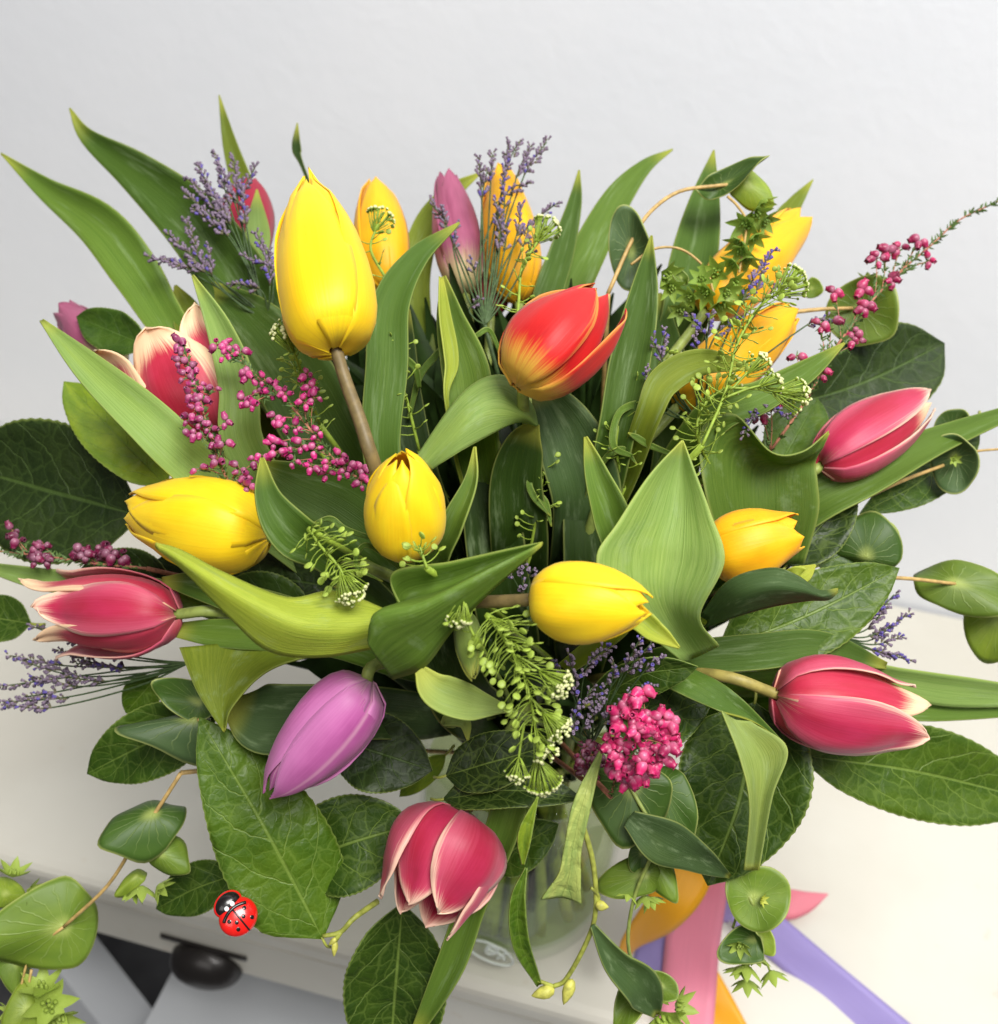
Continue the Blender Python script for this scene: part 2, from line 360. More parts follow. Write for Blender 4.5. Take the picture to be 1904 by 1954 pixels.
make('table_top', *loft(prof, -1.2, 1.2), paint_m, table, smooth=False)
make('apron', *box_geo(-1.2, 1.2, YF+.016, .80, -.105, -.0345), paint_m, table, smooth=False)
g = Geo(); g.add(*loft([(YF+.0155, -.040), (YF+.010, -.043), (YF+.010, -.094), (YF+.0155, -.098)], -.62, .55))
make('drawer_front', g.verts(), g.f, paint_m, table, smooth=False)
hp = on_y(392, 1822, YF+.009)
black_m = simple('black_metal', S(40, 36, 34), .36, .5, coat=.15, metallic=.3)
g = Geo(); hw, hh, hd = .029, .024, .020
vs_ = []
for i in range(25):
    a = math.pi*i/24
    for j in range(13):
        b = (math.pi/2)*j/12
        vs_.append((hp[0]-hw*math.cos(a), YF+.0095-hd*math.sin(a)**.8*math.sin(b), hp[2]-.014+hh*math.sin(a)**.8*math.cos(b)))
g.add(vs_, grid_faces(25, 13))
hnd = make('drawer_handle', g.verts(), g.f, black_m, table, solid=.0015)
make('flange', *box_geo(hp[0]-.036, hp[0]+.036, YF+.0075, YF+.0097, hp[2]+.010, hp[2]+.014), black_m, hnd, smooth=False)
p0 = on_y(62, 1835, YF+.05); p1 = on_y(200, 2010, YF+.02)
g = Geo(); d = nrm(p1-p0); sd = nrm(np.cross(d, np.array([0, 1., 0])))
A_ = p0-d*.06; B_ = p1+d*.6
g.add([A_-sd*.028, A_+sd*.028, B_+sd*.028, B_-sd*.028, A_-sd*.028+[0, .05, 0], A_+sd*.028+[0, .05, 0], B_+sd*.028+[0, .05, 0], B_-sd*.028+[0, .05, 0]],
      [(0, 1, 2, 3), (7, 6, 5, 4), (0, 4, 5, 1), (1, 5, 6, 2), (2, 6, 7, 3), (3, 7, 4, 0)])
white_m = simple('white_paint', S(202, 205, 209), .4, .4)
make('leg', g.verts(), g.f, white_m, table, smooth=False)
q0 = on_z(315, 1880, -.26)
make('lower_shelf', *box_geo(q0[0], 1.1, .10, .80, -.30, -.26), white_m, table, smooth=False)
# ------------------------------------------------------------------ vase
VX, VY = -.055, .425
NECK = np.array([VX, VY, .175])
def m_glass(name, tint, gloss):
    t = NT(name); tr = t.n('ShaderNodeBsdfTransparent'); tr.inputs[0].default_value = tint
    gl = t.n('ShaderNodeBsdfGlossy'); gl.inputs['Roughness'].default_value = .04
    lw = t.n('ShaderNodeLayerWeight'); lw.inputs[0].default_value = .5; ge = t.n('ShaderNodeNewGeometry')
    fz = t.math('MULTIPLY', t.math('ADD', t.math('MULTIPLY', t.math('POWER', lw.outputs['Facing'], 4.0), .6), .03), t.math('SUBTRACT', 1.0, ge.outputs['Backfacing']))
    mx = t.n('ShaderNodeMixShader'); t.l(t.math('MULTIPLY', fz, gloss, clamp=True), mx.inputs[0]); t.l(tr.outputs[0], mx.inputs[1]); t.l(gl.outputs[0], mx.inputs[2])
    t.l(mx.outputs[0], t.out.inputs[0]); return t.m
glass_m = m_glass('clear_glass', (.95, .97, .94, 1), 1.0); water_m = m_glass('vase_water', (.84, .89, .70, 1), .4)
vase = empty('vase', (VX, VY, .003), 'clear round glass vase of water holding the bouquet, white mark on its front', 'vase')
def lathe_at(prof, seg=48):
    v, f = lathe(prof, seg); return v+np.array([VX, VY, 0]), f
make('glass_body', *lathe_at([(0, .004), (.05, .004), (.062, .006), (.069, .012), (.071, .025), (.0715, .08), (.0715, .13), (.070, .15), (.071, .165), (.076, .185), (.078, .195), (.0765, .1965), (.074, .186), (.0688, .166), (.0676, .15), (.069, .13), (.069, .08), (.0685, .028), (.066, .020), (.05, .016), (0, .016)]), glass_m, vase)
make('water', *lathe_at([(0, .0165), (.05, .0165), (.064, .022), (.067, .03), (.0675, .08), (.0675, .138), (.060, .140), (0, .140)]), water_m, vase)
logo_m = simple('white_print', S(226, 232, 226), .5, .3)
def on_vase(x, y):            # first point of the ray on the glass cylinder
    d = ray(x, y); ox, oy = -VX, -VY; r = .0724
    a = d[0]**2+d[1]**2; b = 2*(ox*d[0]+oy*d[1]); c = ox*ox+oy*oy-r*r
    t = (-b-math.sqrt(max(0, b*b-4*a*c)))/(2*a); return CAM+d*t
def stroke(pts, wd):
    P = [on_vase(*p) for p in spline(pts, 6*len(pts))]; g = Geo(); g.add(*tube(P, px(wd, P[0]), seg=5, n=len(P))); return g
zc = lambda x, y: (850.6+x/5.036, 1575.1+y/5.036)
ring = [zc(425+225*math.cos(a)*.98+30*math.sin(a), 1222+ (98*math.sin(a)+ 72*math.cos(a))) for a in np.linspace(0, 2*math.pi, 13)]
logo = Geo()
for pts, wd in ((ring, 2.6), ([zc(x, y) for x, y in ((400, 1160), (385, 1205), (420, 1235), (480, 1225), (500, 1195), (455, 1165), (400, 1160))], 3.0),
                ([zc(x, y) for x, y in ((405, 1185), (470, 1215), (530, 1240), (565, 1290))], 3.2), ([zc(x, y) for x, y in ((560, 1190), (575, 1225), (540, 1255), (490, 1275))], 2.6)):
    s_ = stroke(pts, wd); logo.add(s_.verts(), s_.f)
make('printed_mark', logo.verts(), logo.f, logo_m, vase)
# ------------------------------------------------------------------ plant builders
def strip(P, wpx, fold=.5, roll=0, crease=0.0, wave=0.0, waves=2.0, n=30, m=9, serr=0.0, seed=0):
    """P: world centreline control points, wpx: widths (layout units) per control point"""
    C = spline(P, n); W = np.maximum(spline1(wpx, n), .6)
    fo = spline1(fold if isinstance(fold, (list, tuple)) else [fold], n); ro = spline1(roll if isinstance(roll, (list, tuple)) else [roll], n)
    T = np.gradient(C, axis=0); L = np.r_[0, np.cumsum(np.linalg.norm(np.diff(C, axis=0), axis=1))]; V = L/L[-1]
    rr = random.Random(seed); ph = rr.uniform(0, 6.28)
    v = np.zeros((n, m, 3)); uv = np.zeros((n, m, 2)); ce = np.zeros((n, m, 2)); us = np.linspace(-1, 1, m)
    for i in range(n):
        t = nrm(T[i]); vd = nrm(C[i]-CAM); s = nrm(np.cross(vd, t)); nn = nrm(np.cross(t, s))
        if np.dot(nn, vd) > 0: nn = -nn
        a = math.radians(ro[i]); s, nn = s*math.cos(a)+nn*math.sin(a), nn*math.cos(a)-s*math.sin(a)
        f = fo[i] if abs(fo[i]) > .02 else .02
        hw = px(W[i], C[i])/2; hw_ = hw*f/math.sin(f) if abs(f) < 2.2 else hw*1.6
        for j, u in enumerate(us):
            uu = u
            side = hw_*math.sin(f*uu)/f; h = hw_*(1-math.cos(f*uu))/f + crease*hw*abs(uu) + .05*hw*math.sin(3.1*uu+9*V[i]+ph)*math.sin(7*V[i]+2*ph) + wave*hw*uu*abs(uu)*math.sin(waves*6.283*V[i]+ph+(1.3 if u > 0 else 0))
            if serr and abs(u) == 1: side *= 1+serr*(1 if i % 2 else -1)*.5
            v[i, j] = C[i]+s*side+nn*h; uv[i, j] = ((u+1)/2, V[i])
            ce[i, j] = (u*W[i]/2/24, L[i]/px(24, C[0]))
    return v.reshape(-1, 3), grid_faces(n, m), uv.reshape(-1, 2), ce.reshape(-1, 2)
_seed = [0]
def loft_leaf(label, curves, tn='mid', bulge=0.0, n=36, m=15, mat='tleaf', name='tulip_leaf', cat='leaf', solid=.0007, world=False):
    cs = [spline([np.array(p, float) if world else at(*p) for p in c], n) for c in curves]
    if len(cs) == 2: cs = [cs[0], (cs[0]+cs[1])/2+F_*bulge*.001*np.sin(np.linspace(.25, 1, n)*math.pi)[:, None], cs[1]]
    v = []; uv = []; ce = []; k = px(24, cs[0][n//2]); mid = cs[len(cs)//2]; L = np.r_[0, np.cumsum(np.linalg.norm(np.diff(mid, axis=0), axis=1))]
    for i in range(n):
        row = spline([c[i] for c in cs], m); wd = np.linalg.norm(row[-1]-row[0])
        for j in range(m): v.append(row[j]); uv.append((j/(m-1), L[i]/L[-1])); ce.append(((j/(m-1)-.5)*wd/k, L[i]/k))
    o = make(name, v, grid_faces(n, m), M[mat], None, loc=cs[0][0], uv=uv, cells=ce, color=tone(tn), solid=solid)
    return tag(o, label, cat)
def blade(label, pts, widths, tn='mid', fold=.55, roll=0, crease=.12, wave=.05, waves=1.5, name='tulip_leaf', cat='leaf', parent=None, n=32, m=9, mat='tleaf', solid=.0007, world=False, group=None, ext=None):
    _seed[0] += 1
    P = [np.array(p, float) if world else at(*p) for p in pts]
    if (name == 'tulip_leaf') if ext is None else ext:          # the foot of the leaf runs on down to the neck of the vase
        k = np.array([rnd.uniform(-.03, .03), rnd.uniform(-.03, .03), .02])
        P = [P[0]+(NECK+k-P[0])*.5+(P[0]-P[1])*.2, P[0]+(P[0]-P[1])*.35+(NECK-P[0])*.16]+P
        widths = [widths[0]*.5, widths[0]*.85]+list(widths)
        if isinstance(fold, (list, tuple)): fold = [fold[0]]*2+list(fold)
        if isinstance(roll, (list, tuple)): roll = [roll[0]]*2+list(roll)
        n += 10
    v, f, uv, ce = strip(P, widths, fold, roll, crease, wave, waves, n, m, seed=_seed[0])
    o = make(name, v, f, M[mat], parent, loc=P[0], uv=uv, cells=ce, color=tone(tn), solid=solid)
    if parent is None: tag(o, label, cat, group)
    return o
def ovate(v, blunt=.8):
    a = np.sin(math.pi*np.clip(v, 0, 1)**blunt)**.72
    return a
def broad(label, base, tip, width, tn='bmid', bend=0, bendz=0, roll=0, fold=.3, crease=.16, wave=.07, waves=1.5, mat='broad', blunt=.82, stalk=True, parent=None, name='broad_leaf', serr=.02, n=49):
    """base, tip: (x, y, dz)"""
    _seed[0] += 1
    b, t = np.array(base, float), np.array(tip, float); mid = (b+t)/2; d = t[:2]-b[:2]; L = np.hypot(*d); nv = np.array([-d[1], d[0]])/max(L, 1)
    m3 = mid.copy(); m3[:2] += nv*bend; m3[2] += bendz
    P = [at(*b), at(*m3), at(*t)]; C = spline(P, 9)
    V = np.linspace(0, 1, 9); W = [1.5]+list(width*ovate(V, blunt)[1:-1])+[.8]
    v, f, uv, ce = strip(list(C), W, fold, roll, crease, wave, waves, n, 11, serr, _seed[0])
    o = make(name, v, f, M[mat], parent, loc=P[0], uv=uv, cells=ce, color=tone(tn), solid=.0005)
    if parent is None: tag(o, label, 'leaf')
    if stalk:
        s = nrm(P[0]-P[1]); vv, ff = tube([P[0]+(P[1]-P[0])*.02, P[0]+s*px(14, P[0]), P[0]+s*px(26, P[0])+nrm(F_)*px(14, P[0])], px(2.6, P[0]), px(3.2, P[0]), 6)
        make('stalk', vv, ff, M['twig'], o)
    return o
def rleaf(center, tip, wfac, tn='rmid', tilt=(0, 0), dish=.18, parent=None, off=.38, name='leaf', wave=.08, point=.25):
    """round pierced leaf: center (x,y,dz) is where the stem meets it, tip (x,y) in layout units"""
    _seed[0] += 1; rr = random.Random(_seed[0]); tn = {'bmid': 'rmid', 'bdeep': 'rdeep', 'blight': 'rlight'}.get(tn, tn)
    c = at(*center); k = px(1, c); d2 = np.array([tip[0]-center[0], tip[1]-center[1]]); L = np.hypot(*d2)*k; a2 = d2/np.hypot(*d2)
    vd = nrm(c-CAM); ex = nrm(R_*a2[0]-U_*a2[1]); ex = nrm(ex-vd*np.dot(ex, vd)); ey = nrm(np.cross(vd, ex)); ez = -vd
    tx, ty = math.radians(tilt[0]), math.radians(tilt[1])
    e1 = ex*math.cos(ty)+ez*math.sin(ty); z1 = ez*math.cos(ty)-ex*math.sin(ty)
    e2 = ey*math.cos(tx)+z1*math.sin(tx); z2 = z1*math.cos(tx)-ey*math.sin(tx)
    nr, na = 9, 40; v = []; uv = []; p1 = rr.uniform(0, 6)
    for i in range(nr):
        r = i/(nr-1)
        for j in range(na):
            a = 2*math.pi*j/na
            ca, sa = math.cos(a), math.sin(a)
            rad = (1-off)*1.0 if ca > 0 else 1.0
            x = (ca*(1.0 if ca > 0 else off/(1-off+1e-6)*.9))*L
            if ca > .80: x *= 1+point*((ca-.80)/.2)**2*.4
            y = sa*wfac*L*.62
            h = dish*L*r*r*(1+.5*math.cos(2*a+p1))+wave*L*r*r*math.sin(3*a+p1)+.05*L*r**3*math.sin(5*a+2*p1)
            x *= 1+.04*r*math.sin(4*a+p1); y *= 1+.05*r*math.sin(3*a+2*p1)
            v.append(c+e1*x*r+e2*y*r+z2*h); uv.append((j/na, r))
    f = grid_faces(nr, na, True)
    o = make(name, v, f, M['rleaf'], parent, loc=c, uv=uv, cells=uv, color=tone(tn), solid=.0005)
    return o
G_V = [0, .04, .10, .2, .32, .45, .58, .7, .8, .9, 1.0]
def tulip(label, base, tip, width, mat, phi=0, opn=.25, splay=None, curl=.0, leaves=None, stem='stem', stem_via=None, inner_dz=None, hw=1.13, low=.88, name='tulip', lens=None, waist=.40, tip_round=2.6, group=None, smat=None):
    """base, tip (x,y,dz): bottom and top of the flower; width in layout units"""
    _seed[0] += 1; rr = random.Random(_seed[0]*13)
    B, T = at(*base), at(*tip); A = nrm(T-B); L = np.linalg.norm(T-B); k = px(1, (B+T)/2); Rm = width*k*.46
    tc = nrm(CAM-(B+T)/2); X = nrm(tc-A*np.dot(tc, A)); Y = np.cross(A, X)
    e = empty(name, B, label, 'tulip', group)
    gv = [.14, .44, .66, .86, .97, 1.0, .96, .86, .70+.06*opn, .45*(1-opn)+opn*.80, opn]
    n, m = 20, 13
    splay = splay or {}; lens = lens or {}; lift = .02 if hw > 1.0 else .05; inner_dz = inner_dz or (.955 if hw > 1.0 else .90)
    for q in range(6):
        inner = q % 2; ph = math.radians(phi+60*q)+rr.uniform(-.06, .06)
        ln = lens.get(q, 1+rr.uniform(-.03, .02)-(.02 if inner else 0)); sp = splay.get(q, 0)
        rs = (inner_dz if inner else 1.0)*(1+rr.uniform(-.015, .015)); cu = curl+rr.uniform(-.04, .05)
        wv = rr.uniform(.01, .03); pw = rr.uniform(0, 6.28)
        v = []; uv = []
        for i in range(n):
            t = i/(n-1); t_ = 1-(1-t)**1.25
            g = np.interp(t_**low, G_V, gv)
            wp = (.94+.06*min(1, t_/.35)) if t_ < .45 else max(0, 1-((t_-.45)/.55)**tip_round)**.62
            for j in range(m):
                u = -1+2*j/(m-1); an = ph+u*hw*wp*(.92 if inner else 1.0)*(1+.35*max(0, t_-.6))
                r = Rm*rs*(g+cu*max(0, t_-.8)**2*6 + (.0 if inner else lift)*u**4*min(1, t_*3))
                r *= 1+wv*math.sin(5*u+7*t_+pw)+(0 if inner else .022)*u*min(1, t_*4)+.016*math.cos(8.5*u+pw*.4+1.5*t_)*4*t_*(1-t_)
                z = L*ln*t_*(1-.02*u*u) + L*wv*.5*u*math.sin(6*t_+pw)
                ex = Rm*sp*max(0, t_-.12)**1.5*1.8
                p = B+A*z+(X*math.cos(an)+Y*math.sin(an))*r+(X*math.cos(ph)+Y*math.sin(ph))*ex - A*ex*.25
                v.append(p); uv.append(((u+1)/2, t_))
        make('petal', v, grid_faces(n, m), (M[smat] if smat and q in (1, 3, 5) else M[mat]), e, uv=uv, cells=uv, solid=.0006)
    # stem runs down into the neck of the vase
    an = rr.uniform(0, 6.28); foot = np.array([VX+.035*math.cos(an), VY+.035*math.sin(an), .02+rr.uniform(0, .02)])
    nk = NECK+np.array([rr.uniform(-.03, .03), rr.uniform(-.03, .03), 0])
    mid = [at(*p) for p in stem_via] if stem_via else [B-A*.045+(nk-B)*.12]
    pts = [B+A*.004]+mid+[(mid[-1]*.35+nk*.65)+np.array([0, 0, .02]), nk, foot]
    vv, ff = tube(pts, .0024, .0034, 9, n=30); make('stem', vv, ff, M[stem], e)
    return e
def to_neck(p, k=.5):
    a = rnd.uniform(0, 6.28); nk = NECK+np.array([.035*math.cos(a), .035*math.sin(a), 0])
    return [(p*.45+nk*.55)+np.array([0, 0, .02]), nk, np.array([VX+.03*math.cos(a+2.5), VY+.03*math.sin(a+2.5), .03])]
# ---- heather
_bv, _bf = lathe([(.02, 0), (.30, .04), (.46, .22), (.48, .48), (.40, .72), (.27, .88), (.34, 1.0), (.22, .93), (.12, .80), (.02, .72)], 8)
_bv = np.array(_bv); 
for i, p in enumerate(_bv):
    if i//8 in (6,): p[0] *= 1+.22*(1 if i % 2 else -1); p[1] *= 1+.22*(1 if i % 2 else -1)
BELL = mesh_only('bell', _bv, _bf, M['bell'])
def heather(label, stem, clusters, shade, seed, size=8.4, needles=60, down=None, stem_mat='woody', twigs=None):
    rr = random.Random(seed); P = [at(*p) for p in stem]
    e = empty('heather_sprig', P[0], label, 'heather')
    C = spline(P, 60); g = Geo(); g.add(*tube(P, px(3.0, P[0]), px(1.5, P[-1]), 6))
    g.add(*tube([P[0]]+to_neck(P[0]), .0012, .0014, 5))
    nd = Geo()
    def needle(p, d, l):
        d = nrm(d); s = nrm(np.cross(d, nrm(p-CAM)))*l*.13; q = nrm(np.cross(d, s))*l*.06
        nd.add([p-s, p+q, p+s, p+d*l*.6+s*.8+q, p+d*l, p+d*l*.6-s*.8], [(0, 1, 4, 5), (1, 2, 3, 4)])
    for _ in range(int(needles*1.6)):
        i = rr.randrange(2, 59); t = nrm(C[i]-C[i-1]); o = np.array([rr.gauss(0, 1) for _ in range(3)]); o = nrm(o-t*np.dot(o, t))
        needle(C[i], t*.8+o, px(rr.uniform(11, 18), C[i]))
    for cl in clusters:
        x, y, k = cl[:3]; dz = cl[3] if len(cl) > 3 else None
        i = int(np.argmin([np.linalg.norm((np.dot(q-CAM, R_)/np.dot(q-CAM, F_)*FPX+CX-x, -np.dot(q-CAM, U_)/np.dot(q-CAM, F_)*FPX+CY-y)) for q in C]))
        a = C[max(0, i-5)]; c = CAM+ray(x, y)*(deep(C[i])+rr.uniform(-.005, .002))
        g.add(*tube([a, (a+c)/2+nrm(C[i]-a+1e-6)*.001, c], px(1.3, c), px(.9, c), 4))
        for _ in range(int(np.linalg.norm(c-a)/px(5, c))+3):
            s = rr.random(); needle(a+(c-a)*s, np.array([rr.gauss(0, 1) for _ in range(3)])+nrm(c-a), px(rr.uniform(9, 15), c))
        for b in range(k):
            an = 6.283*b/k+rr.uniform(-.5, .5); ro = (9.5 if k < 6 else 15)*rr.uniform(.7, 1.2)
            o2 = R_*math.cos(an)*ro+U_*math.sin(an)*ro
            bp = c+o2*px(1, c)-F_*px(rr.uniform(0, 8), c)
            dr = nrm(o2*.07*10/ro*ro/10+np.array([0, 0, -.55])-F_*rr.uniform(.1, .8)+np.array([rr.gauss(0, .3) for _ in range(3)]))
            q = rr.uniform(.6, 1.35); cc = tuple(min(1, s*q) for s in shade[:3])+(1,)
            sz = px(size*2*rr.uniform(.65, 1.15), bp)
            inst('bell', BELL, e, bp-dr*sz*.4, dr, (sz*.86, sz*.86, sz), cc)
            g.add(*tube([c, bp-dr*sz*.38], px(.9, c), px(.9, c), 4, n=3))
    make('stem', g.verts(), g.f, M[stem_mat], e)
    make('needles', nd.verts(), nd.f, M['needle'], e, kind='stuff')
    return e
# ---- statice: wiry stems with spikes of small papery florets
_fl = [(.08, 0), (.20, .15), (.24, .45), (.30, .8), (.38, 1.1), (.2, 1.0), (.05, .9)]
def statice(label, root, spikes, seed, dz=0, fl=9.0, blue=.12):
    rr = random.Random(seed); P0 = at(*root); e = empty('statice_sprig', P0, label, 'statice')
    g = Geo(); g.add(*tube([P0]+to_neck(P0), .0011, .0014, 5))
    for sp in spikes:
        (x0, y0), (x1, y1) = sp[0], sp[1]; dd = sp[2] if len(sp) > 2 else 0
        a = at(x0, y0, dz+dd); b = at(x1, y1, dz+dd-4); tt = nrm(b-a)
        mid = (P0+a)/2+tt*np.linalg.norm(a-P0)*-.12
        g.add(*tube([P0, mid, a, a+(b-a)*.95], px(2.2, a), px(1.2, b), 5))
        s = Geo(); L = np.linalg.norm(b-a); k = max(7, int(L/px(3.6, a))); 
        for i in range(k):
            t = i/(k-1); c = a+(b-a)*t; o = np.array([rr.gauss(0, 1) for _ in range(3)])-F_*.6; o = nrm(o-tt*np.dot(o, tt))
            d = nrm(tt*.9+o*rr.uniform(.5, 1.0)); sz = px(fl*rr.uniform(.8, 1.25), c)*1.5*(1-.25*t)
            lv, lf = lathe(_fl, 6); q = np.array(Vector(d).to_track_quat('Z', 'Y').to_matrix())
            blu = rr.random() < blue
            s.add((q @ (lv*[.8, .8, 1]*sz).T).T+c+o*px(1.5, c), lf, [0]*12+([2]*24 if blu else [1]*24))
        make('flower_spike', s.verts(), s.f, [M['bract'], M['calyx'], M['petal_blue']], e, mi=s.m)
    make('stem', g.verts(), g.f, M['wiry'], e)
    return e
# ---- pennycress: thin stalks with flat pods and heads of white buds
_pv, _pf = lathe([(.03, -1), (.5, -.82), (.86, -.4), (.95, .1), (.75, .66), (.3, .95), (.03, .9)], 9)
POD = mesh_only('pod', np.array(_pv)*[1, .22, 1], _pf, M['pod'])
def penny(label, stem, seed, dz=0, pods=26, ped=34, pod=8.5, head=30, head_r=26, pod_from=.1, pod_to=.85, heads=None, leaves=0, neck=True):
    rr = random.Random(seed); P = [at(x, y, dz+(z[0] if z else 0)) for x, y, *z in stem]; e = empty('pennycress_sprig', P[0], label, 'pennycress')
    g = Geo(); C = spline(P, 60); g.add(*tube(P, px(3.2, P[0]), px(2.4, P[-1]), 6))
    if neck: g.add(*tube([P[0]]+to_neck(P[0]), .0013, .0015, 5))
    def around(t):
        o = np.array([rr.gauss(0, 1) for _ in range(3)])-F_*.35; return nrm(o-t*np.dot(o, t))
    def headat(c, t, n, r):
        bd = Geo()
        for i in range(n):
            o = around(t); k = rr.random()**.6; st = c-t*px(r*1.5*k, c)
            en = c+t*px(r*(.55-.75*k), c)+o*px(r*(.25+.75*k), c)
            g.add(*tube([st, st+o*px(r*.3, c)+t*px(r*.2, c), en], px(1.2, c), px(.9, c), 4, n=4))
            s = px(rr.uniform(2.8, 5.0), c); d = nrm(en-st); q = np.array(Vector(d).to_track_quat('Z', 'Y').to_matrix())
            lv, lf = lathe([(.1, -.6), (.7, -.4), (.9, .2), (.65, .8), (.1, 1.1)], 6)
            bd.add((q @ (lv*s).T).T+en, lf, [0]*12+[1]*12)
        make('bud_cluster', bd.verts(), bd.f, [M['thin'], M['white_bud']], e, mi=bd.m)
    for i in range(pods):
        f = pod_from+(pod_to-pod_from)*(i+rr.random())/pods; j = int(f*59); t = nrm(C[min(59, j+1)]-C[j-1 if j else 0]); o = around(t)
        l = px(ped*rr.uniform(.7, 1.15)*(1.1-.4*f), C[j]); en = C[j]+nrm(o+t*.35)*l
        g.add(*tube([C[j], C[j]+o*l*.5+t*l*.08, en], px(1.3, en), px(1.0, en), 4, n=4))
        d = nrm(en-C[j]); q = rr.uniform(.85, 1.15)
        inst('pod', POD, e, en+d*px(pod, en)*.9, d+o*.1, px(pod*rr.uniform(.75, 1.1), en), tuple(q*c for c in S(166, 190, 70)[:3])+(1,), spin=rr.uniform(-.9, .9) if i % 3 else None)
    if head: headat(P[-1], nrm(C[-1]-C[-4]), head, head_r)
    for h in heads or []:
        (bx, by), (hx, hy), n, r = h; b = at(bx, by, dz); c = at(hx, hy, dz-6); t = nrm(c-b)
        g.add(*tube([b, (b+c)/2+U_*px(4, b), c], px(3.0, b), px(2.0, c), 5)); headat(c, t, n, r)
    make('stem', g.verts(), g.f, M['thin'], e)
    return e
# ---- bupleurum: pierced round leaves and green star heads
g = Geo()
for i in range(6):
    a = 6.283*i/6; c, s = math.cos(a), math.sin(a); R2 = np.array([[c, -s, 0], [s, c, 0], [0, 0, 1]])
    vv = np.array([(.08, -.08, 0), (.08, .08, 0), (.42, -.27, .30), (.46, 0, .20), (.42, .27, .30), (.72, -.16, .52), (.76, 0, .42), (.72, .16, .52), (1.0, 0, .70)])
    g.add((R2 @ vv.T).T, [(0, 3, 2), (0, 1, 3), (1, 4, 3), (2, 3, 6, 5), (3, 4, 7, 6), (5, 6, 8), (6, 7, 8)])
for i in range(7):
    a = 2.4*i; r = .09*math.sqrt(i)*1.2
    lv, lf = lathe([(.05, 0), (.09, .12), (.06, .3), (.01, .34)], 6); g.add(lv+np.array([r*math.cos(a), r*math.sin(a), .08]), lf)
HEAD = mesh_only('flower_head', g.verts(), g.f, M['head'])
def sprig(label, stems, leaves, heads, seed, cat='bupleurum', mat='stem_tan', neck=True):
    """stems: list of point lists; leaves: rleaf args; heads: (x,y,dz,size,dirx,diry,toward)"""
    rr = random.Random(seed); P0 = at(*stems[0][0]); e = empty('bupleurum_sprig', P0, label, cat)
    g = Geo()
    for i, s in enumerate(stems):
        P = [at(*p) for p in s]; g.add(*tube(P, px(4.2 if i == 0 else 2.8, P[0]), px(3.4 if i == 0 else 2.2, P[-1]), 7))
        if i == 0 and neck: g.add(*tube([P[0]]+to_neck(P[0]), .0012, .0014, 5))
    make('stem', g.verts(), g.f, M[mat], e)
    for l in leaves: rleaf(parent=e, **l)
    for x, y, dz, s, dx, dy, tw, *c in heads:
        p = at(x, y, dz); d = nrm(R_*dx-U_*dy-F_*tw); q = rr.uniform(.85, 1.15); cc = c[0] if c else (150, 174, 58)
        inst('flower_head', HEAD, e, p, d, px(s, p), tuple(q*k for k in S(*cc)[:3])+(1,))
    return e
# ------------------------------------------------------------------ tulips
tulip('large tall yellow tulip standing upright at the upper part of the bouquet', (640, 668, -100), (584, 314, -104), 192, 'yellow', phi=-22, opn=.10, stem='stem_dark', lens={0: .89, 1: .90, 2: .93, 3: 1.0, 4: .95, 5: .93}, low=.70, stem_via=[(657, 720, -92), (686, 800, -88), (716, 890, -80), (765, 1000, -40)], tip_round=2.0)
tulip('amber yellow tulip behind the large one, a white-budded sprig before it', (738, 555, 32), (715, 340, 30), 112, 'amber', phi=10, opn=.2)
tulip('dusky mauve tulip with a pale base between two yellow tulips at the back', (888, 560, 30), (852, 332, 30), 98, 'dusk', phi=20, opn=.42, curl=.08, tip_round=2.0)
tulip('yellow tulip behind dark lilac statice spikes at the top', (990, 575, 30), (955, 318, 32), 116, 'amber', phi=-15, opn=.4, tip_round=2.0)
tulip('red tulip with a yellow base and one petal standing away', (985, 738, -62), (1150, 556, -72), 190, 'red', phi=-30, opn=.26, splay={2: .26, 4: .06}, lens={2: 1.06, 0: .95, 5: 1.0}, curl=.02, hw=.95, stem_via=[(1000, 792, -34), (1012, 850, 20)])
tulip('amber yellow tulip with green star heads hanging before it', (1345, 590, -4), (1530, 412, 2), 132, 'amber', phi=30, opn=.45, tip_round=2.0)
tulip('amber tulip lying under a pennycress sprig, crossed by a green leaf', (1292, 772, -10), (1516, 592, -10), 128, 'amber', phi=10, opn=.35)
tulip('pink tulip pointing up and out past the dark round-edged leaf', (1566, 888, -22), (1770, 762, -25), 142, 'pink', smat='cream', hw=.78, phi=-35, opn=.34, splay={4: .45}, lens={4: 1.02})
tulip('yellow tulip tucked behind the big pale upright leaf', (1345, 1062, -32), (1530, 1012, -52), 150, 'amber', phi=25, opn=.45, curl=.04)
tulip('yellow egg-shaped tulip lying before the big pale leaf', (1013, 1140, -92), (1240, 1160, -112), 168, 'yellow', phi=30, opn=.25, stem='stem_dark')
tulip('small yellow tulip facing the viewer in the middle of the bouquet', (776, 1054, -62), (766, 868, -98), 170, 'yellow', phi=-58, opn=.14, hw=1.1, lens={3: 1.04, 0: .97})
tulip('yellow tulip lying on its side above the long lime leaf', (512, 1022, -52), (240, 972, -58), 196, 'yellow', phi=-34, opn=.34, splay={3: .3}, lens={3: 1.05, 0: .94})
tulip('pink tulip with cream-edged parted petals above lilac statice', (338, 1172, -42), (52, 1166, -42), 168, 'pink', smat='cream', phi=8, opn=.84, hw=.68, splay={2: .34, 4: .28, 3: .1, 1: .06, 5: .06}, lens={0: .78, 1: 1.02, 2: 1.04, 5: .84, 4: .9, 3: 1.0}, stem='stem', stem_via=[(480, 1180, -20)])
tulip('pink and cream double tulip half hidden by heather', (412, 846, -14), (300, 618, -40), 256, 'cream', phi=-12, opn=.80, splay={2: .15, 5: .25, 1: .12, 4: .2}, lens={3: 1.02, 0: .88, 1: .96}, hw=.78)
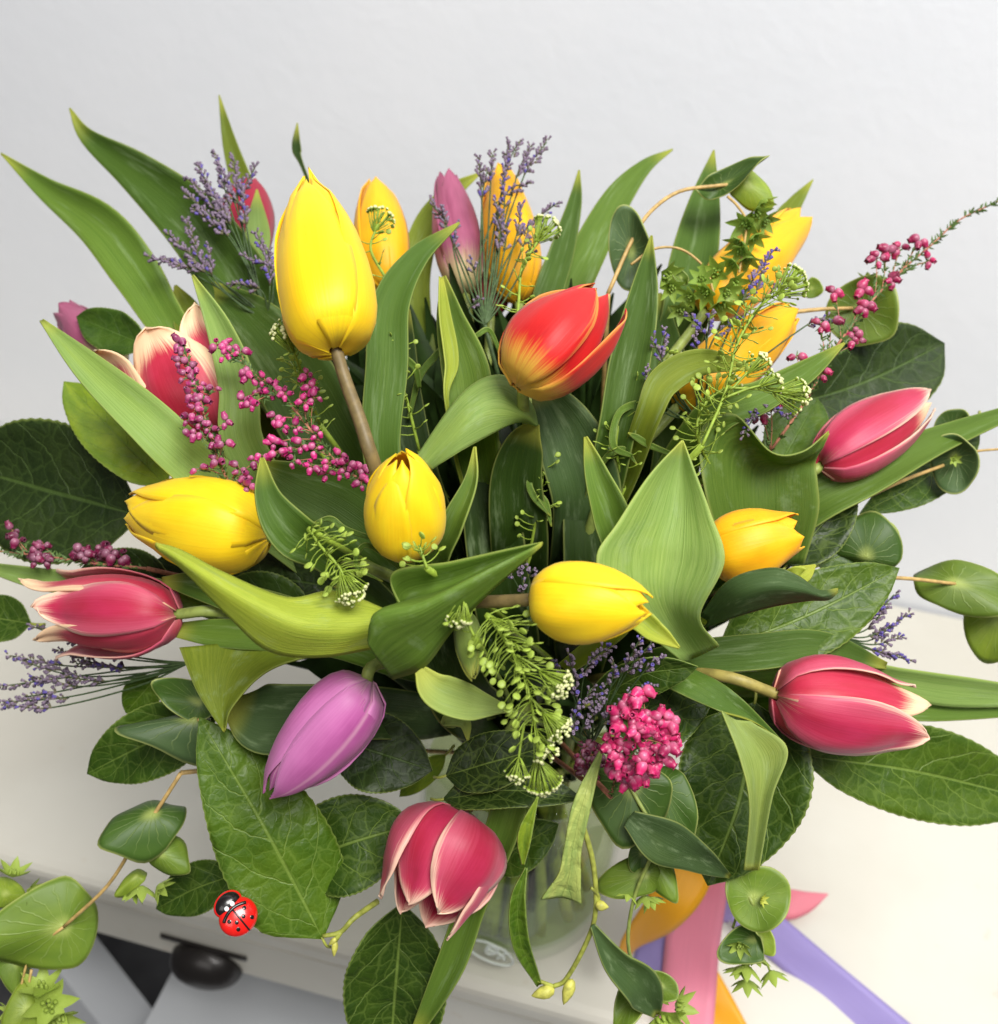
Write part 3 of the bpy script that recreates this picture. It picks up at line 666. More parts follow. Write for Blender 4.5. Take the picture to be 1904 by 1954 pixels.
tulip('mauve tulip partly hidden behind a small dark leaf at the edge', (225, 700, 22), (122, 590, 26), 96, 'dusk', phi=0, opn=.5, tip_round=2.0, curl=.1)
tulip('closed mauve tulip pointing down to the ladybird leaf', (706, 1300, -58), (514, 1516, -74), 164, 'mauve', low=.8, phi=-34, opn=.12, tip_round=2.2, stem='stem', stem_via=[(745, 1262, -40)])
tulip('open pink tulip with white-edged petals hanging lowest at the front', (888, 1550, -26), (786, 1766, -66), 244, 'pink', phi=-34, opn=.50, hw=.82, splay={2: .10, 5: .12}, lens={0: .84, 1: .88, 2: .95, 5: 1.0, 4: .96, 3: .96}, tip_round=2.2)
tulip('pink tulip with pale parted petal edges above the veined leaf', (1480, 1326, -52), (1745, 1366, -60), 196, 'pink', smat='cream', phi=32, opn=.62, hw=.73, lens={0: .98, 1: .92}, splay={2: .18, 0: .08}, stem='stem_olive', stem_via=[(1330, 1285, -30)])
tulip('dark crimson tulip at the back behind lilac statice', (452, 510, 42), (482, 342, 42), 118, 'crimson', phi=20, opn=.25)
tulip('crimson tulip showing a little between mauve and yellow tulips', (935, 600, 44), (948, 500, 44), 70, 'crimson', phi=20, opn=.3)
tulip('unopened green tulip bud with a yellow tip beside the pods', (888, 1172, -58), (902, 1296, -92), 56, 'bud', phi=20, opn=.12, name='tulip_bud')
# ------------------------------------------------------------------ tulip leaves
blade('long green leaf reaching to the top corner beside the wall', [(345, 650, 10), (262, 520, 8), (190, 430, 8), (90, 362, 10), (2, 293, 12)], [70, 92, 84, 42, 3], 'mid', fold=.5, roll=8)
blade('longest dark green leaf rising behind statice to a thin tip', [(560, 700, 22), (470, 560, 8), (375, 430, 6), (262, 330, 8), (168, 262, 10), (133, 207, 12)], [110, 128, 116, 74, 30, 3], 'green', fold=.55, roll=5)
blade('thin light leaf standing straight up behind statice', [(500, 520, 40), (470, 380, 40), (440, 280, 40), (418, 182, 42)], [50, 44, 27, 2], 'olive', fold=.5)
blade('pale leaf blade before the dark crimson tulip', [(500, 520, 20), (492, 440, 16), (490, 362, 16)], [44, 44, 3], 'light', fold=.35)
blade('small dark leaf tip showing above the large yellow tulip', [(582, 330, 40), (566, 285, 40), (567, 235, 40)], [6, 17, 2], 'bdeep', fold=.4)
blade('green leaf beside the large yellow tulip bending over to its tip', [(730, 880, -20), (738, 700, -35), (748, 580, -38), (800, 490, -34), (876, 425, -30)], [70, 80, 70, 44, 4], 'green', fold=.45, roll=[0, 0, 10, 25, 20])
blade('blurred light leaf behind the mauve tulip at the top', [(790, 560, 55), (812, 440, 55), (860, 370, 56), (916, 330, 56)], [60, 54, 34, 4], 'olive', fold=.3)
blade('narrow upright leaf beside the pods at the top', [(1040, 590, 30), (1072, 480, 28), (1096, 390, 28), (1105, 325, 28)], [56, 46, 26, 3], 'green', fold=.5)
blade('long light leaf curving up and over at the top', [(1080, 580, 40), (1128, 470, 40), (1180, 378, 42), (1232, 318, 44), (1283, 285, 46)], [76, 66, 52, 27, 3], 'mid', fold=.4, roll=[0, 0, 10, 20, 20])
blade('broad upright leaf behind the arching thin stem', [(1300, 620, 20), (1318, 510, 14), (1340, 400, 14), (1362, 287, 14)], [90, 90, 62, 3], 'green', fold=.55, roll=-10)
blade('pointed leaf tip above the amber tulip with star heads', [(1480, 445, 35), (1515, 390, 36), (1551, 343, 36)], [40, 28, 2], 'olive', fold=.5)
blade('upright folded leaf beside the standing petal of the red tulip', [(1175, 830, -18), (1200, 700, -26), (1225, 580, -28), (1243, 450, -24)], [70, 76, 56, 3], 'green', fold=.7, crease=.3)
blade('short upright leaf with a rolled edge in the middle', [(905, 790, -22), (890, 700, -28), (862, 610, -30), (847, 528, -30)], [90, 90, 54, 8], 'mid', fold=.55, roll=14)
blade('rolled light edge of the short upright leaf', [(852, 770, -34), (858, 690, -36), (846, 600, -37), (841, 530, -34)], [8, 30, 24, 8], 'lime', fold=.9, roll=-25)
loft_leaf('wide leaf arched over like a bridge behind the small yellow tulip', [[(1026, 812, -24), (1012, 768, -34), (958, 716, -40), (880, 752, -42), (782, 890, -36)], [(1024, 812, -30), (1000, 790, -42), (945, 770, -48), (890, 800, -48), (802, 893, -38)], [(1022, 812, -28), (985, 806, -38), (920, 838, -42), (868, 868, -42), (822, 897, -36)]], 'light')
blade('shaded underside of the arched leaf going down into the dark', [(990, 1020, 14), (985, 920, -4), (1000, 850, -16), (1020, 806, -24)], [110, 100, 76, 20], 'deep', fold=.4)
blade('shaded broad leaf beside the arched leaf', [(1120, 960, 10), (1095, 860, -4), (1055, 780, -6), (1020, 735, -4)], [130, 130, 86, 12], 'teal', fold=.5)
blade('thin curved leaf beside the small yellow tulip', [(838, 1080, -40), (868, 1000, -58), (900, 920, -62), (906, 853, -62)], [56, 48, 28, 5], 'mid', fold=.75, roll=22, crease=.2)
blade('broad dark leaf behind the yellow tulips, its tip turned up', [(740, 1030, -12), (650, 960, -26), (560, 920, -34), (480, 878, -40)], [120, 124, 82, 6], 'green', fold=.45, roll=10)
blade('pointed leaf clasping the end of the sideways yellow tulip', [(620, 1060, -52), (555, 1015, -76), (512, 950, -84), (500, 874, -84)], [60, 84, 48, 7], 'green', fold=.75, crease=.25)
loft_leaf('long lime leaf lying across under the sideways yellow tulip', [[(748, 1168, -70), (640, 1128, -82), (548, 1140, -94), (430, 1094, -102), (345, 1050, -106), (297, 1036, -108)], [(742, 1186, -76), (660, 1198, -90), (560, 1190, -104), (440, 1130, -110), (350, 1072, -112), (297, 1040, -109)], [(720, 1236, -74), (610, 1254, -90), (512, 1242, -98), (440, 1180, -104), (352, 1090, -108), (299, 1046, -108)]], 'lime')

loft_leaf('boat-shaped bright leaf pointing right under the small yellow tulip', [[(772, 1170, -76), (748, 1094, -80), (860, 1072, -86), (960, 1050, -92), (1035, 1034, -98)], [(770, 1220, -72), (768, 1150, -74), (860, 1118, -80), (955, 1074, -88), (1035, 1036, -98)], [(702, 1222, -100), (716, 1178, -104), (800, 1156, -106), (900, 1106, -104), (1034, 1038, -98)], [(750, 1296, -82), (810, 1272, -88), (862, 1205, -92), (935, 1130, -95), (1034, 1041, -98)]], 'mid', n=44, m=19)
blade('curled pale leaf with its rolled edge toward the viewer', [(960, 1352, -66), (890, 1342, -80), (830, 1318, -88), (800, 1278, -88)], [16, 66, 68, 22], 'pale', fold=.7, roll=-12, crease=.2)
blade('small pale leaf end hanging under the curled leaf', [(850, 1375, -58), (885, 1378, -64), (893, 1412, -62)], [18, 22, 4], 'pale', fold=.5)
loft_leaf('biggest pale green leaf standing upright before the amber tulip', [[(1300, 1262, -44), (1170, 1150, -70), (1138, 1066, -74), (1178, 998, -74), (1238, 908, -74), (1300, 841, -74)], [(1325, 1255, -36), (1262, 1150, -58), (1262, 1060, -60), (1280, 980, -62), (1292, 900, -66), (1302, 840, -74)], [(1372, 1232, -46), (1336, 1176, -64), (1382, 1072, -78), (1356, 980, -76), (1326, 900, -74), (1304, 841, -74)]], 'light', n=44, m=19)
blade('narrow folded leaf beside the biggest pale leaf', [(1185, 1060, -34), (1165, 980, -46), (1138, 905, -52), (1117, 834, -52)], [70, 70, 44, 6], 'mid', fold=.85, crease=.35)
loft_leaf('wide shell-shaped leaf with its tip turned toward the pink tulip', [[(1390, 1080, -14), (1345, 940, -30), (1338, 820, -36), (1400, 790, -40), (1470, 862, -44), (1530, 862, -48), (1581, 822, -54)], [(1450, 1080, 2), (1440, 980, -12), (1440, 900, -18), (1465, 880, -24), (1505, 884, -34), (1545, 866, -44), (1581, 825, -54)], [(1535, 1075, -16), (1562, 980, -30), (1560, 920, -36), (1556, 886, -38), (1562, 866, -44), (1572, 850, -50), (1582, 828, -54)]], 'mid', n=44, m=17)
loft_leaf('bluish leaf cradling the amber tulip from below', [[(1335, 1175, -46), (1390, 1108, -66), (1470, 1084, -76), (1520, 1098, -78), (1562, 1126, -79), (1598, 1122, -80)], [(1350, 1185, -46), (1405, 1140, -72), (1470, 1120, -84), (1530, 1126, -86), (1570, 1136, -82), (1598, 1126, -80)], [(1340, 1200, -40), (1400, 1178, -62), (1470, 1158, -72), (1540, 1146, -76), (1580, 1144, -78), (1598, 1130, -80)]], 'teal')
blade('lime flap standing behind the bluish leaf', [(1500, 1100, -66), (1530, 1096, -70), (1556, 1078, -72)], [20, 34, 3], 'lime', fold=.4)
blade('short bright leaf tip under the egg-shaped yellow tulip', [(1205, 1180, -78), (1250, 1205, -86), (1296, 1236, -88)], [44, 38, 4], 'lime', fold=.7, crease=.3)
blade('long leaf under the pink tulip reaching past the right edge', [(1545, 960, -6), (1660, 905, -20), (1790, 842, -26), (1960, 775, -26)], [100, 84, 54, 20], 'mid', fold=.6, roll=15)
blade('leaf arched across the amber tulip', [(1235, 800, -34), (1270, 728, -42), (1340, 692, -46), (1425, 700, -44)], [50, 62, 50, 14], 'olive', fold=.4, roll=12)
blade('leaf with a raised tip beside the white-budded pennycress', [(1360, 800, -28), (1450, 760, -36), (1535, 712, -42), (1611, 655, -46)], [74, 62, 44, 4], 'mid', fold=.6, roll=10)
blade('broad leaf behind the lower pink tulip', [(1300, 1260, -20), (1450, 1245, -30), (1570, 1235, -34), (1690, 1270, -30)], [64, 70, 58, 14], 'green', fold=.4, roll=10)
blade('light leaf reaching out from the lower pink tulip to the edge', [(1600, 1285, -20), (1720, 1302, -26), (1830, 1318, -28), (1990, 1330, -24)], [60, 62, 62, 30], 'light', fold=.3, roll=-20)
blade('green lower side of the leaf reaching past the lower pink tulip', [(1600, 1330, -18), (1720, 1340, -22), (1830, 1350, -22), (1990, 1352, -20)], [60, 72, 50, 20], 'mid', fold=.3, roll=15)
loft_leaf('leaf twisting down to a narrow tail before the veined leaf', [[(1376, 1356, -58), (1412, 1450, -68), (1430, 1540, -70), (1420, 1660, -64)], [(1400, 1372, -56), (1452, 1450, -62), (1448, 1540, -64), (1434, 1660, -60)], [(1432, 1376, -58), (1502, 1428, -70), (1474, 1520, -70), (1448, 1660, -64)]], 'pale')
loft_leaf('green leaf bending into the twisted pale one', [[(1230, 1290, -34), (1310, 1330, -48), (1380, 1360, -54)], [(1270, 1270, -30), (1350, 1310, -46), (1440, 1380, -54)], [(1310, 1270, -34), (1400, 1320, -50), (1500, 1420, -58)]], 'green')
loft_leaf('wide olive leaf folded over beside the mauve tulip', [[(342, 1236, -46), (372, 1312, -56), (402, 1362, -58), (426, 1396, -56)], [(480, 1226, -34), (440, 1290, -48), (428, 1350, -54), (427, 1397, -56)], [(660, 1236, -36), (520, 1276, -50), (446, 1346, -58), (429, 1397, -56)]], 'olive')
blade('shaded bluish leaf under the folded olive leaf', [(700, 1360, -22), (600, 1365, -34), (505, 1372, -38), (440, 1350, -36)], [100, 116, 128, 40], 'teal', fold=.45, crease=.05)
blade('pale thin leaf behind the cream-edged pink tulip at the edge', [(330, 1135, -12), (200, 1118, -20), (80, 1105, -20), (-40, 1078, -18)], [48, 46, 40, 12], 'light', fold=.6)
blade('green leaf running beside the stem of the cream-edged pink tulip', [(580, 1180, -30), (480, 1150, -38), (380, 1118, -38), (310, 1108, -36)], [60, 62, 50, 14], 'green', fold=.4)
blade('green leaf lying under the stem of the cream-edged pink tulip', [(640, 1225, -24), (520, 1215, -34), (420, 1208, -36), (330, 1202, -34)], [60, 56, 54, 24], 'mid', fold=.3)
blade('long leaf hanging down beside the lowest pink tulip', [(985, 1500, -20), (955, 1600, -30), (905, 1720, -34), (862, 1840, -38), (792, 1975, -40)], [70, 64, 56, 54, 20], 'mid', fold=.7, roll=-10, crease=.15, n=40)
blade('pointed pale leaf lying before the pink and cream tulip', [(366, 886, -52), (272, 798, -74), (172, 706, -74), (80, 612, -68)], [94, 86, 58, 8], 'light', fold=.65, roll=-12)
blade('pale upright leaf beside the pink and cream tulip', [(474, 860, -34), (458, 740, -50), (422, 630, -56), (368, 526, -56)], [80, 72, 48, 5], 'light', fold=.6, roll=14)
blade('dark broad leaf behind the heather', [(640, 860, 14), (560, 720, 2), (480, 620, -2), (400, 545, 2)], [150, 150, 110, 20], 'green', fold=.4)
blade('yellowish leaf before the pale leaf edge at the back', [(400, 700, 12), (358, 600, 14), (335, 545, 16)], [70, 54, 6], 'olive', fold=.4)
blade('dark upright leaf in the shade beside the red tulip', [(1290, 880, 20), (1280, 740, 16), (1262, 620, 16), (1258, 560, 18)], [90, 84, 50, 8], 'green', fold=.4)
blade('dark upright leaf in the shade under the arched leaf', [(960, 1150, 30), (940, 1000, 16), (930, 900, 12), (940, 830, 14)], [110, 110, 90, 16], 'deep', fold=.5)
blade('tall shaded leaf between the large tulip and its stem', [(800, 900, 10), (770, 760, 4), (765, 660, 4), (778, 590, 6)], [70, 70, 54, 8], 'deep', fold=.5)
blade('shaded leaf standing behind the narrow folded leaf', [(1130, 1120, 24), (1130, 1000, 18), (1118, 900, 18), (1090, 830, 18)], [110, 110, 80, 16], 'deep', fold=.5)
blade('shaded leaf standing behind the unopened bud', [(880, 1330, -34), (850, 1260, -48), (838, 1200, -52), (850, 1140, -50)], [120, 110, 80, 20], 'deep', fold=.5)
# ------------------------------------------------------------------ broad leaves
broad('largest dark broad leaf at the left edge', (272, 985, 6), (-70, 890, 4), 270, 'bdark', mat='broad_soft', roll=8, blunt=.9, wave=.05)
broad('light green broad leaf behind the pointed pale leaf', (320, 930, -12), (122, 728, -10), 128, 'blight', mat='broad_soft', roll=-12)
broad('small dark leaf before the hidden mauve tulip', (282, 660, 4), (146, 604, 4), 84, 'bdeep', mat='broad_soft', wave=.15)
broad('dark round-edged leaf behind heather and pink tulip', (1480, 780, 22), (1802, 655, 22), 186, 'bdark', mat='broad_soft', blunt=1.1, bend=14)
broad('dark leaf under the thin stem by the right wall', (1862, 800, 0), (1640, 980, 0), 92, 'bdeep', bend=-26)
broad('veined leaf with a pointed red tip behind the amber tulip', (1370, 1240, -16), (1716, 1084, -30), 158, 'bmid', bend=10)
broad('large veined leaf lying toward the right edge over the table', (1520, 1440, -22), (1985, 1530, -22), 176, 'bmid', bend=-12, blunt=.95)
broad('large veined leaf pointing down with a red tip', (1440, 1340, -22), (1350, 1690, -40), 244, 'bdeep', bend=-18, blunt=.70)
broad('leaf with a bright pointed tip beside lilac florets', (1130, 1340, -30), (1332, 1272, -56), 92, 'bdeep', bend=-20, roll=-30)
broad('big glossy leaf carrying the ladybird', (616, 1792, -52), (380, 1368, -48), 214, 'bmid', bend=6, fold=.28, crease=-.30, blunt=.66)
broad('broad veined leaf between the ladybird leaf and lowest tulip', (548, 1655, -28), (796, 1572, -22), 180, 'bdeep', bend=-6, stalk=False, blunt=.95)
broad('long veined leaf hanging down at the bottom edge', (768, 1722, -22), (742, 2040, -34), 196, 'bdeep', bend=0, blunt=.9)
broad('veined leaf pointing left above the round bupleurum leaf', (412, 1372, -16), (166, 1476, -20), 138, 'bdeep', bend=8)
broad('leaf end showing behind the ladybird leaf', (452, 1668, -24), (298, 1734, -26), 96, 'bdeep', bend=6)
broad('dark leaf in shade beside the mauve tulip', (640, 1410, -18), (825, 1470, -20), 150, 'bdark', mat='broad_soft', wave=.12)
broad('dark glossy leaf with a red tip above the vase', (845, 1525, -28), (1112, 1524, -46), 84, 'bdark', roll=25, bend=-16)
broad('upper dark leaf curling above the vase', (850, 1480, -24), (1060, 1420, -36), 110, 'bdark', roll=10)
broad('veined leaf behind the lowest tulip over the glass', (930, 1650, -12), (1066, 1572, -14), 96, 'bdeep')
broad('yellow-green leaf in the mouth of the vase', (850, 1440, 10), (762, 1520, 20), 44, 'blight', mat='broad_soft')
broad('dark curled leaf by the wall beside the amber tulip', (1560, 1080, 0), (1722, 1050, -4), 96, 'bdeep', bend=-16, wave=.2)
broad('dark leaf under the shell-shaped leaf', (1500, 1080, -4), (1630, 930, -8), 110, 'bdark')
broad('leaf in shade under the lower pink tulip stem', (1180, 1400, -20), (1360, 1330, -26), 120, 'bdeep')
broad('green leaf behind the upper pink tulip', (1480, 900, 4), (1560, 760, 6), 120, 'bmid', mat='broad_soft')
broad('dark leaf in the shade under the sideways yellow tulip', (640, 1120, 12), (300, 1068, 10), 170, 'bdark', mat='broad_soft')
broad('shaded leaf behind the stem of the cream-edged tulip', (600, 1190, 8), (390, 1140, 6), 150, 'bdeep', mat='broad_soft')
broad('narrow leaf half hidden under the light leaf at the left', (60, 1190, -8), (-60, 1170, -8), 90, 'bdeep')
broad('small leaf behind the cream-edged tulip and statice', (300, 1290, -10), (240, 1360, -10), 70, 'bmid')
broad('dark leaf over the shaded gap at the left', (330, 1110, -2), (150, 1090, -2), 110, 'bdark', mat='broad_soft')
blade('twisted pale narrow leaf hanging before the vase', [(1148, 1430, -52), (1112, 1530, -60), (1092, 1620, -62), (1085, 1670, -62), (1070, 1712, -60)], [6, 34, 34, 46, 80], 'pale', fold=.3, roll=[0, 0, 10, 15, 20], name='narrow_leaf', mat='broad_soft')
blade('thin folded leaf hanging over the vase, upper one', [(1026, 1520, -52), (1002, 1590, -56), (998, 1650, -56)], [3, 26, 5], 'blight', fold=.7, name='narrow_leaf', mat='broad_soft')
blade('thin folded leaf hanging over the vase, lower one', [(1004, 1655, -54), (988, 1720, -58), (994, 1800, -58), (1028, 1878, -54)], [4, 30, 32, 10], 'bmid', fold=.6, crease=.3, name='narrow_leaf', mat='broad')
# ------------------------------------------------------------------ twigs with buds
tw = empty('budded_twig', at(1105, 1590, -50), 'V-shaped green twig with two pointed buds hanging before the vase', 'twig')
g = Geo()
for pts, a, b in (([(1108, 1560, -46), (1132, 1650, -52), (1136, 1740, -54), (1118, 1800, -54), (1080, 1868, -54), (1056, 1882, -54)], 5.6, 4.4), ([(1056, 1882, -54), (1040, 1876, -54), (1026, 1870, -54)], 4, 3.4), ([(1136, 1726, -54), (1142, 1710, -54), (1128, 1694, -56)], 4, 3)):
    g.add(*tube([at(*p) for p in pts], px(a, at(*pts[0])), px(b, at(*pts[-1])), 8))
make('branch', g.verts(), g.f, M['twig'], tw)
def bud(parent, x, y, dx, dy, L, W, dz=-56):
    p = at(x, y, dz); d = nrm(R_*dx-U_*dy); lv, lf = lathe([(.05, 0), (.32, .08), (.5, .3), (.46, .55), (.22, .85), (.02, 1)], 9)
    q = np.array(Vector(d).to_track_quat('Z', 'Y').to_matrix()); sc_ = np.array([px(W, p), px(W, p), px(L, p)])
    make('bud', (q @ (lv*sc_).T).T+p, lf, M['twig_bud'], parent)
bud(tw, 1058, 1888, -1, .28, 46, 26); bud(tw, 1092, 1868, -.35, 1, 52, 24); bud(tw, 1136, 1726, 1, .2, 26, 20)
tw2 = empty('budded_twig', at(640, 1780, -50), 'short brown-tipped twig beside the ladybird leaf', 'twig')
g = Geo()
for pts, a, b in (([(720, 1720, -30), (675, 1752, -46), (650, 1778, -50), (616, 1786, -52)], 6, 4), ([(650, 1778, -50), (640, 1795, -52), (637, 1808, -52)], 5, 4)):
    g.add(*tube([at(*p) for p in pts], px(a, at(*pts[0])), px(b, at(*pts[-1])), 8))
make('branch', g.verts(), g.f, M['twig'], tw2)
bud(tw2, 640, 1794, -.1, 1, 32, 13, -52); bud(tw2, 642, 1790, -1, .9, 20, 11, -52)
# ------------------------------------------------------------------ bupleurum
D = dict
sprig('bupleurum with round pierced leaves hanging at the lower left', [[(345, 1475, -30), (300, 1545, -38), (262, 1600, -44), (205, 1690, -50), (122, 1768, -54)], [(286, 1590, -44), (302, 1602, -45), (304, 1625, -45)], [(122, 1768, -54), (60, 1820, -52), (36, 1900, -50)], [(60, 1850, -50), (55, 1890, -50), (70, 1930, -50)]],
      [D(center=(122, 1768, -52), tip=(-16, 1800), wfac=.98, tn='bmid', off=.32, dish=-.12, tilt=(20, 0)),
       D(center=(292, 1552, -40), tip=(206, 1590), wfac=1.0, tn='bdeep', off=.42, dish=-.35, tilt=(-35, 10)),
       D(center=(304, 1628, -45), tip=(352, 1664), wfac=.9, tn='bmid', off=.4, dish=-.3, tilt=(-20, 10)),
       D(center=(260, 1672, -44), tip=(226, 1700), wfac=.6, tn='blight', off=.3, dish=-.3, tilt=(-20, 0)),
       D(center=(10, 1705, -52), tip=(46, 1712), wfac=1.2, tn='blight', off=.5, dish=-.3, tilt=(0, -20)),
       D(center=(30, 1832, -50), tip=(38, 1888), wfac=.9, tn='bmid', off=.4, dish=-.35, tilt=(10, 0)),
       D(center=(50, 1925, -56), tip=(28, 1985), wfac=.9, tn='blight', off=.5, dish=-.3, tilt=(10, 0))],
      [(270, 1690, -46, 36, 0, 1, .2), (300, 1690, -46, 30, .9, .5, .2), (254, 1700, -44, 28, -.3, 1, .4), (24, 1672, -50, 34, .3, -1, .1), (52, 1702, -50, 30, 1, .1, .2), (92, 1915, -50, 52, .5, -.2, .8), (110, 1940, -52, 46, .6, .5, .7), (80, 1890, -50, 44, .1, -.9, .4), (20, 1930, -50, 26, -.8, .2, .3), (70, 1960, -50, 44, 0, .6, .8)], 11)
sprig('bupleurum with two round leaves reaching past the right edge', [[(1640, 1105, -10), (1720, 1103, -16), (1822, 1114, -20)], [(1822, 1114, -20), (1870, 1150, -22), (1900, 1168, -22)]],
      [D(center=(1822, 1112, -20), tip=(1935, 1140), wfac=.72, tn='bmid', off=.42, dish=-.2, tilt=(25, 0)), D(center=(1905, 1172, -24), tip=(1885, 1262), wfac=1.0, tn='blight', off=.2, dish=-.15, tilt=(0, 0))],
      [(1925, 1175, -26, 26, .3, -.3, .8)], 12)
sprig('bupleurum with one round leaf and seed-like heads before the ribbons', [[(1370, 1560, 12), (1385, 1630, -2), (1398, 1662, -30), (1432, 1716, -50), (1440, 1740, -50), (1438, 1800, -50), (1424, 1850, -50)], [(1398, 1770, -46), (1408, 1740, -46), (1414, 1730, -46)], [(1440, 1812, -50), (1462, 1838, -50), (1470, 1856, -50)]],
      [D(center=(1438, 1712, -50), tip=(1502, 1690), wfac=1.45, tn='bmid', off=.46, dish=.15, tilt=(-10, 0)), D(center=(1440, 1790, -52), tip=(1374, 1808), wfac=.9, tn='bdeep', off=.15, dish=.3, tilt=(30, 0)), D(center=(1450, 1788, -50), tip=(1472, 1815), wfac=1.1, tn='blight', off=.4, dish=.2)],
      [(1452, 1716, -54, 14, .6, 0, .8, (190, 196, 60)), (1412, 1800, -54, 26, -.3, .5, .8), (1424, 1840, -52, 36, -.2, 1, .2), (1470, 1852, -52, 32, .3, 1, .2), (1408, 1846, -50, 28, -.4, 1, .2), (1425, 1868, -52, 34, -.05, 1, .1), (1440, 1822, -52, 30, 0, 1, .4)], 13, mat='stem')
sprig('bupleurum hanging at the bottom beside the yellow ribbon', [[(1190, 1480, -40), (1230, 1550, -50), (1258, 1592, -54), (1240, 1640, -54), (1208, 1720, -54), (1200, 1815, -54), (1240, 1900, -52)], [(1258, 1592, -54), (1330, 1640, -50), (1400, 1672, -44)]],
      [D(center=(1205, 1495, -42), tip=(1190, 1600), wfac=1.25, tn='bdeep', off=.3, dish=-.15), D(center=(1262, 1500, -36), tip=(1312, 1600), wfac=.7, tn='bdeep', off=.25, dish=-.15),
       D(center=(1232, 1668, -50), tip=(1140, 1694), wfac=.62, tn='bmid', off=.25, dish=-.2), D(center=(1245, 1640, -44), tip=(1282, 1710), wfac=.6, tn='bmid', off=.25, dish=-.2),
       D(center=(1225, 1625, -44), tip=(1210, 1660), wfac=1.0, tn='bdeep', off=.5, dish=-.1), D(center=(1210, 1900, -50), tip=(1180, 1960), wfac=.7, tn='bmid', off=.4, dish=.3), D(center=(1262, 1880, -48), tip=(1290, 1900), wfac=1.1, tn='bmid', off=.5, dish=.2)],
      [(1228, 1708, -50, 30, .2, 1, .2), (1200, 1700, -50, 26, -.4, 1, .2), (1240, 1712, -50, 28, .5, 1, .2), (1262, 1940, -52, 50, .2, .3, .9), (1290, 1920, -52, 40, .7, -.2, .6), (1222, 1965, -52, 54, -.5, .5, .6), (1250, 1900, -50, 36, .2, -.8, .5)], 14, mat='stem')
blade('grey-green leaf stretched over the bupleurum stem to a point', [(1200, 1560, -56), (1262, 1600, -60), (1330, 1635, -58), (1392, 1672, -50)], [36, 88, 56, 8], 'blue', fold=.45, roll=-12, name='bupleurum_leaf', wave=.12)
blade('folded grey-green leaf at the bottom edge beside the pink ribbon', [(1130, 1765, -56), (1172, 1832, -60), (1220, 1880, -60), (1252, 1935, -58)], [10, 52, 72, 14], 'blue', fold=.8, crease=.3, name='bupleurum_leaf')
sprig('bupleurum arching over at the top with a chain of star heads', [[(1160, 560, -8), (1204, 462, -16), (1240, 405, -20), (1295, 366, -22), (1365, 355, -24), (1402, 352, -24)], [(1204, 505, -16), (1248, 475, -20), (1300, 476, -22), (1345, 512, -24), (1362, 560, -26)], [(1388, 375, -24), (1408, 395, -26), (1424, 430, -28), (1410, 520, -28)]],
      [D(center=(1204, 478, -12), tip=(1192, 398), wfac=.82, tn='blue', off=.52, dish=.15, tilt=(10, 0)), D(center=(1376, 356, -22), tip=(1458, 312), wfac=.42, tn='bdeep', off=.35, dish=.2, tilt=(30, 0)), D(center=(1425, 352, -26), tip=(1470, 392), wfac=.9, tn='blight', off=.3, dish=-.2, tilt=(20, 0)),
       D(center=(1300, 530, -20), tip=(1282, 510), wfac=.7, tn='bmid', off=.4)],
      [(1450, 385, -28, 30, .6, .8, .3, (120, 156, 40)), (1440, 405, -30, 34, .2, .7, .5, (120, 156, 40)), (1425, 425, -30, 36, -.5, .6, .5, (112, 150, 40)), (1455, 420, -30, 30, .6, .6, .5, (112, 150, 40)), (1412, 460, -30, 30, -.6, .8, .3, (104, 140, 40)), (1425, 490, -30, 30, .1, 1, .3, (118, 154, 40)), (1400, 500, -30, 28, -.6, .6, .3, (118, 154, 40)),
       (1368, 520, -26, 34, -.5, .2, .7, (128, 160, 40)), (1395, 540, -28, 34, .4, .5, .6, (124, 158, 40)), (1350, 555, -26, 34, -.6, .6, .5, (124, 158, 40)), (1375, 578, -28, 34, .1, .9, .5, (128, 162, 44)), (1268, 525, -20, 34, .5, .4, .7, (128, 158, 40)), (1320, 565, -24, 28, -.7, .4, .5, (128, 158, 40)), (1410, 565, -28, 26, .8, .2, .5, (120, 156, 40)), (1385, 556, -30, 30, .2, .5, .8, (132, 162, 44)), (1340, 535, -26, 28, -.3, -.2, .9, (124, 158, 40)), (1436, 450, -32, 30, .4, .9, .4, (118, 154, 40)), (1415, 475, -32, 30, -.3, .9, .5, (112, 148, 40)), (1280, 545, -20, 30, .1, .7, .7, (128, 158, 40)), (1300, 590, -20, 28, -.2, .6, .7, (120, 150, 40))], 15)
sprig('bupleurum with one pale round leaf behind the heather', [[(1510, 596, 4), (1570, 590, 0), (1630, 588, -4)]],
      [D(center=(1640, 588, -4), tip=(1692, 640), wfac=1.5, tn='bmid', off=.45, dish=.15), D(center=(1548, 550, 6), tip=(1568, 552), wfac=1.6, tn='bmid', off=.4)], [(1655, 535, -4, 22, 0, -1, .2)], 16)
sprig('bupleurum with a folded blue-green leaf at the right edge', [[(1640, 955, -16), (1720, 918, -18), (1800, 888, -20)], [(1830, 868, -24), (1870, 860, -24), (1925, 856, -24)]],
      [D(center=(1822, 872, -22), tip=(1842, 932), wfac=1.2, tn='blue', off=.45, dish=.3, tilt=(-25, 0)), D(center=(1815, 820, -10), tip=(1835, 785), wfac=1.3, tn='bdeep', off=.5, dish=.2)], [(1820, 876, -26, 14, 0, .3, 1)], 17)
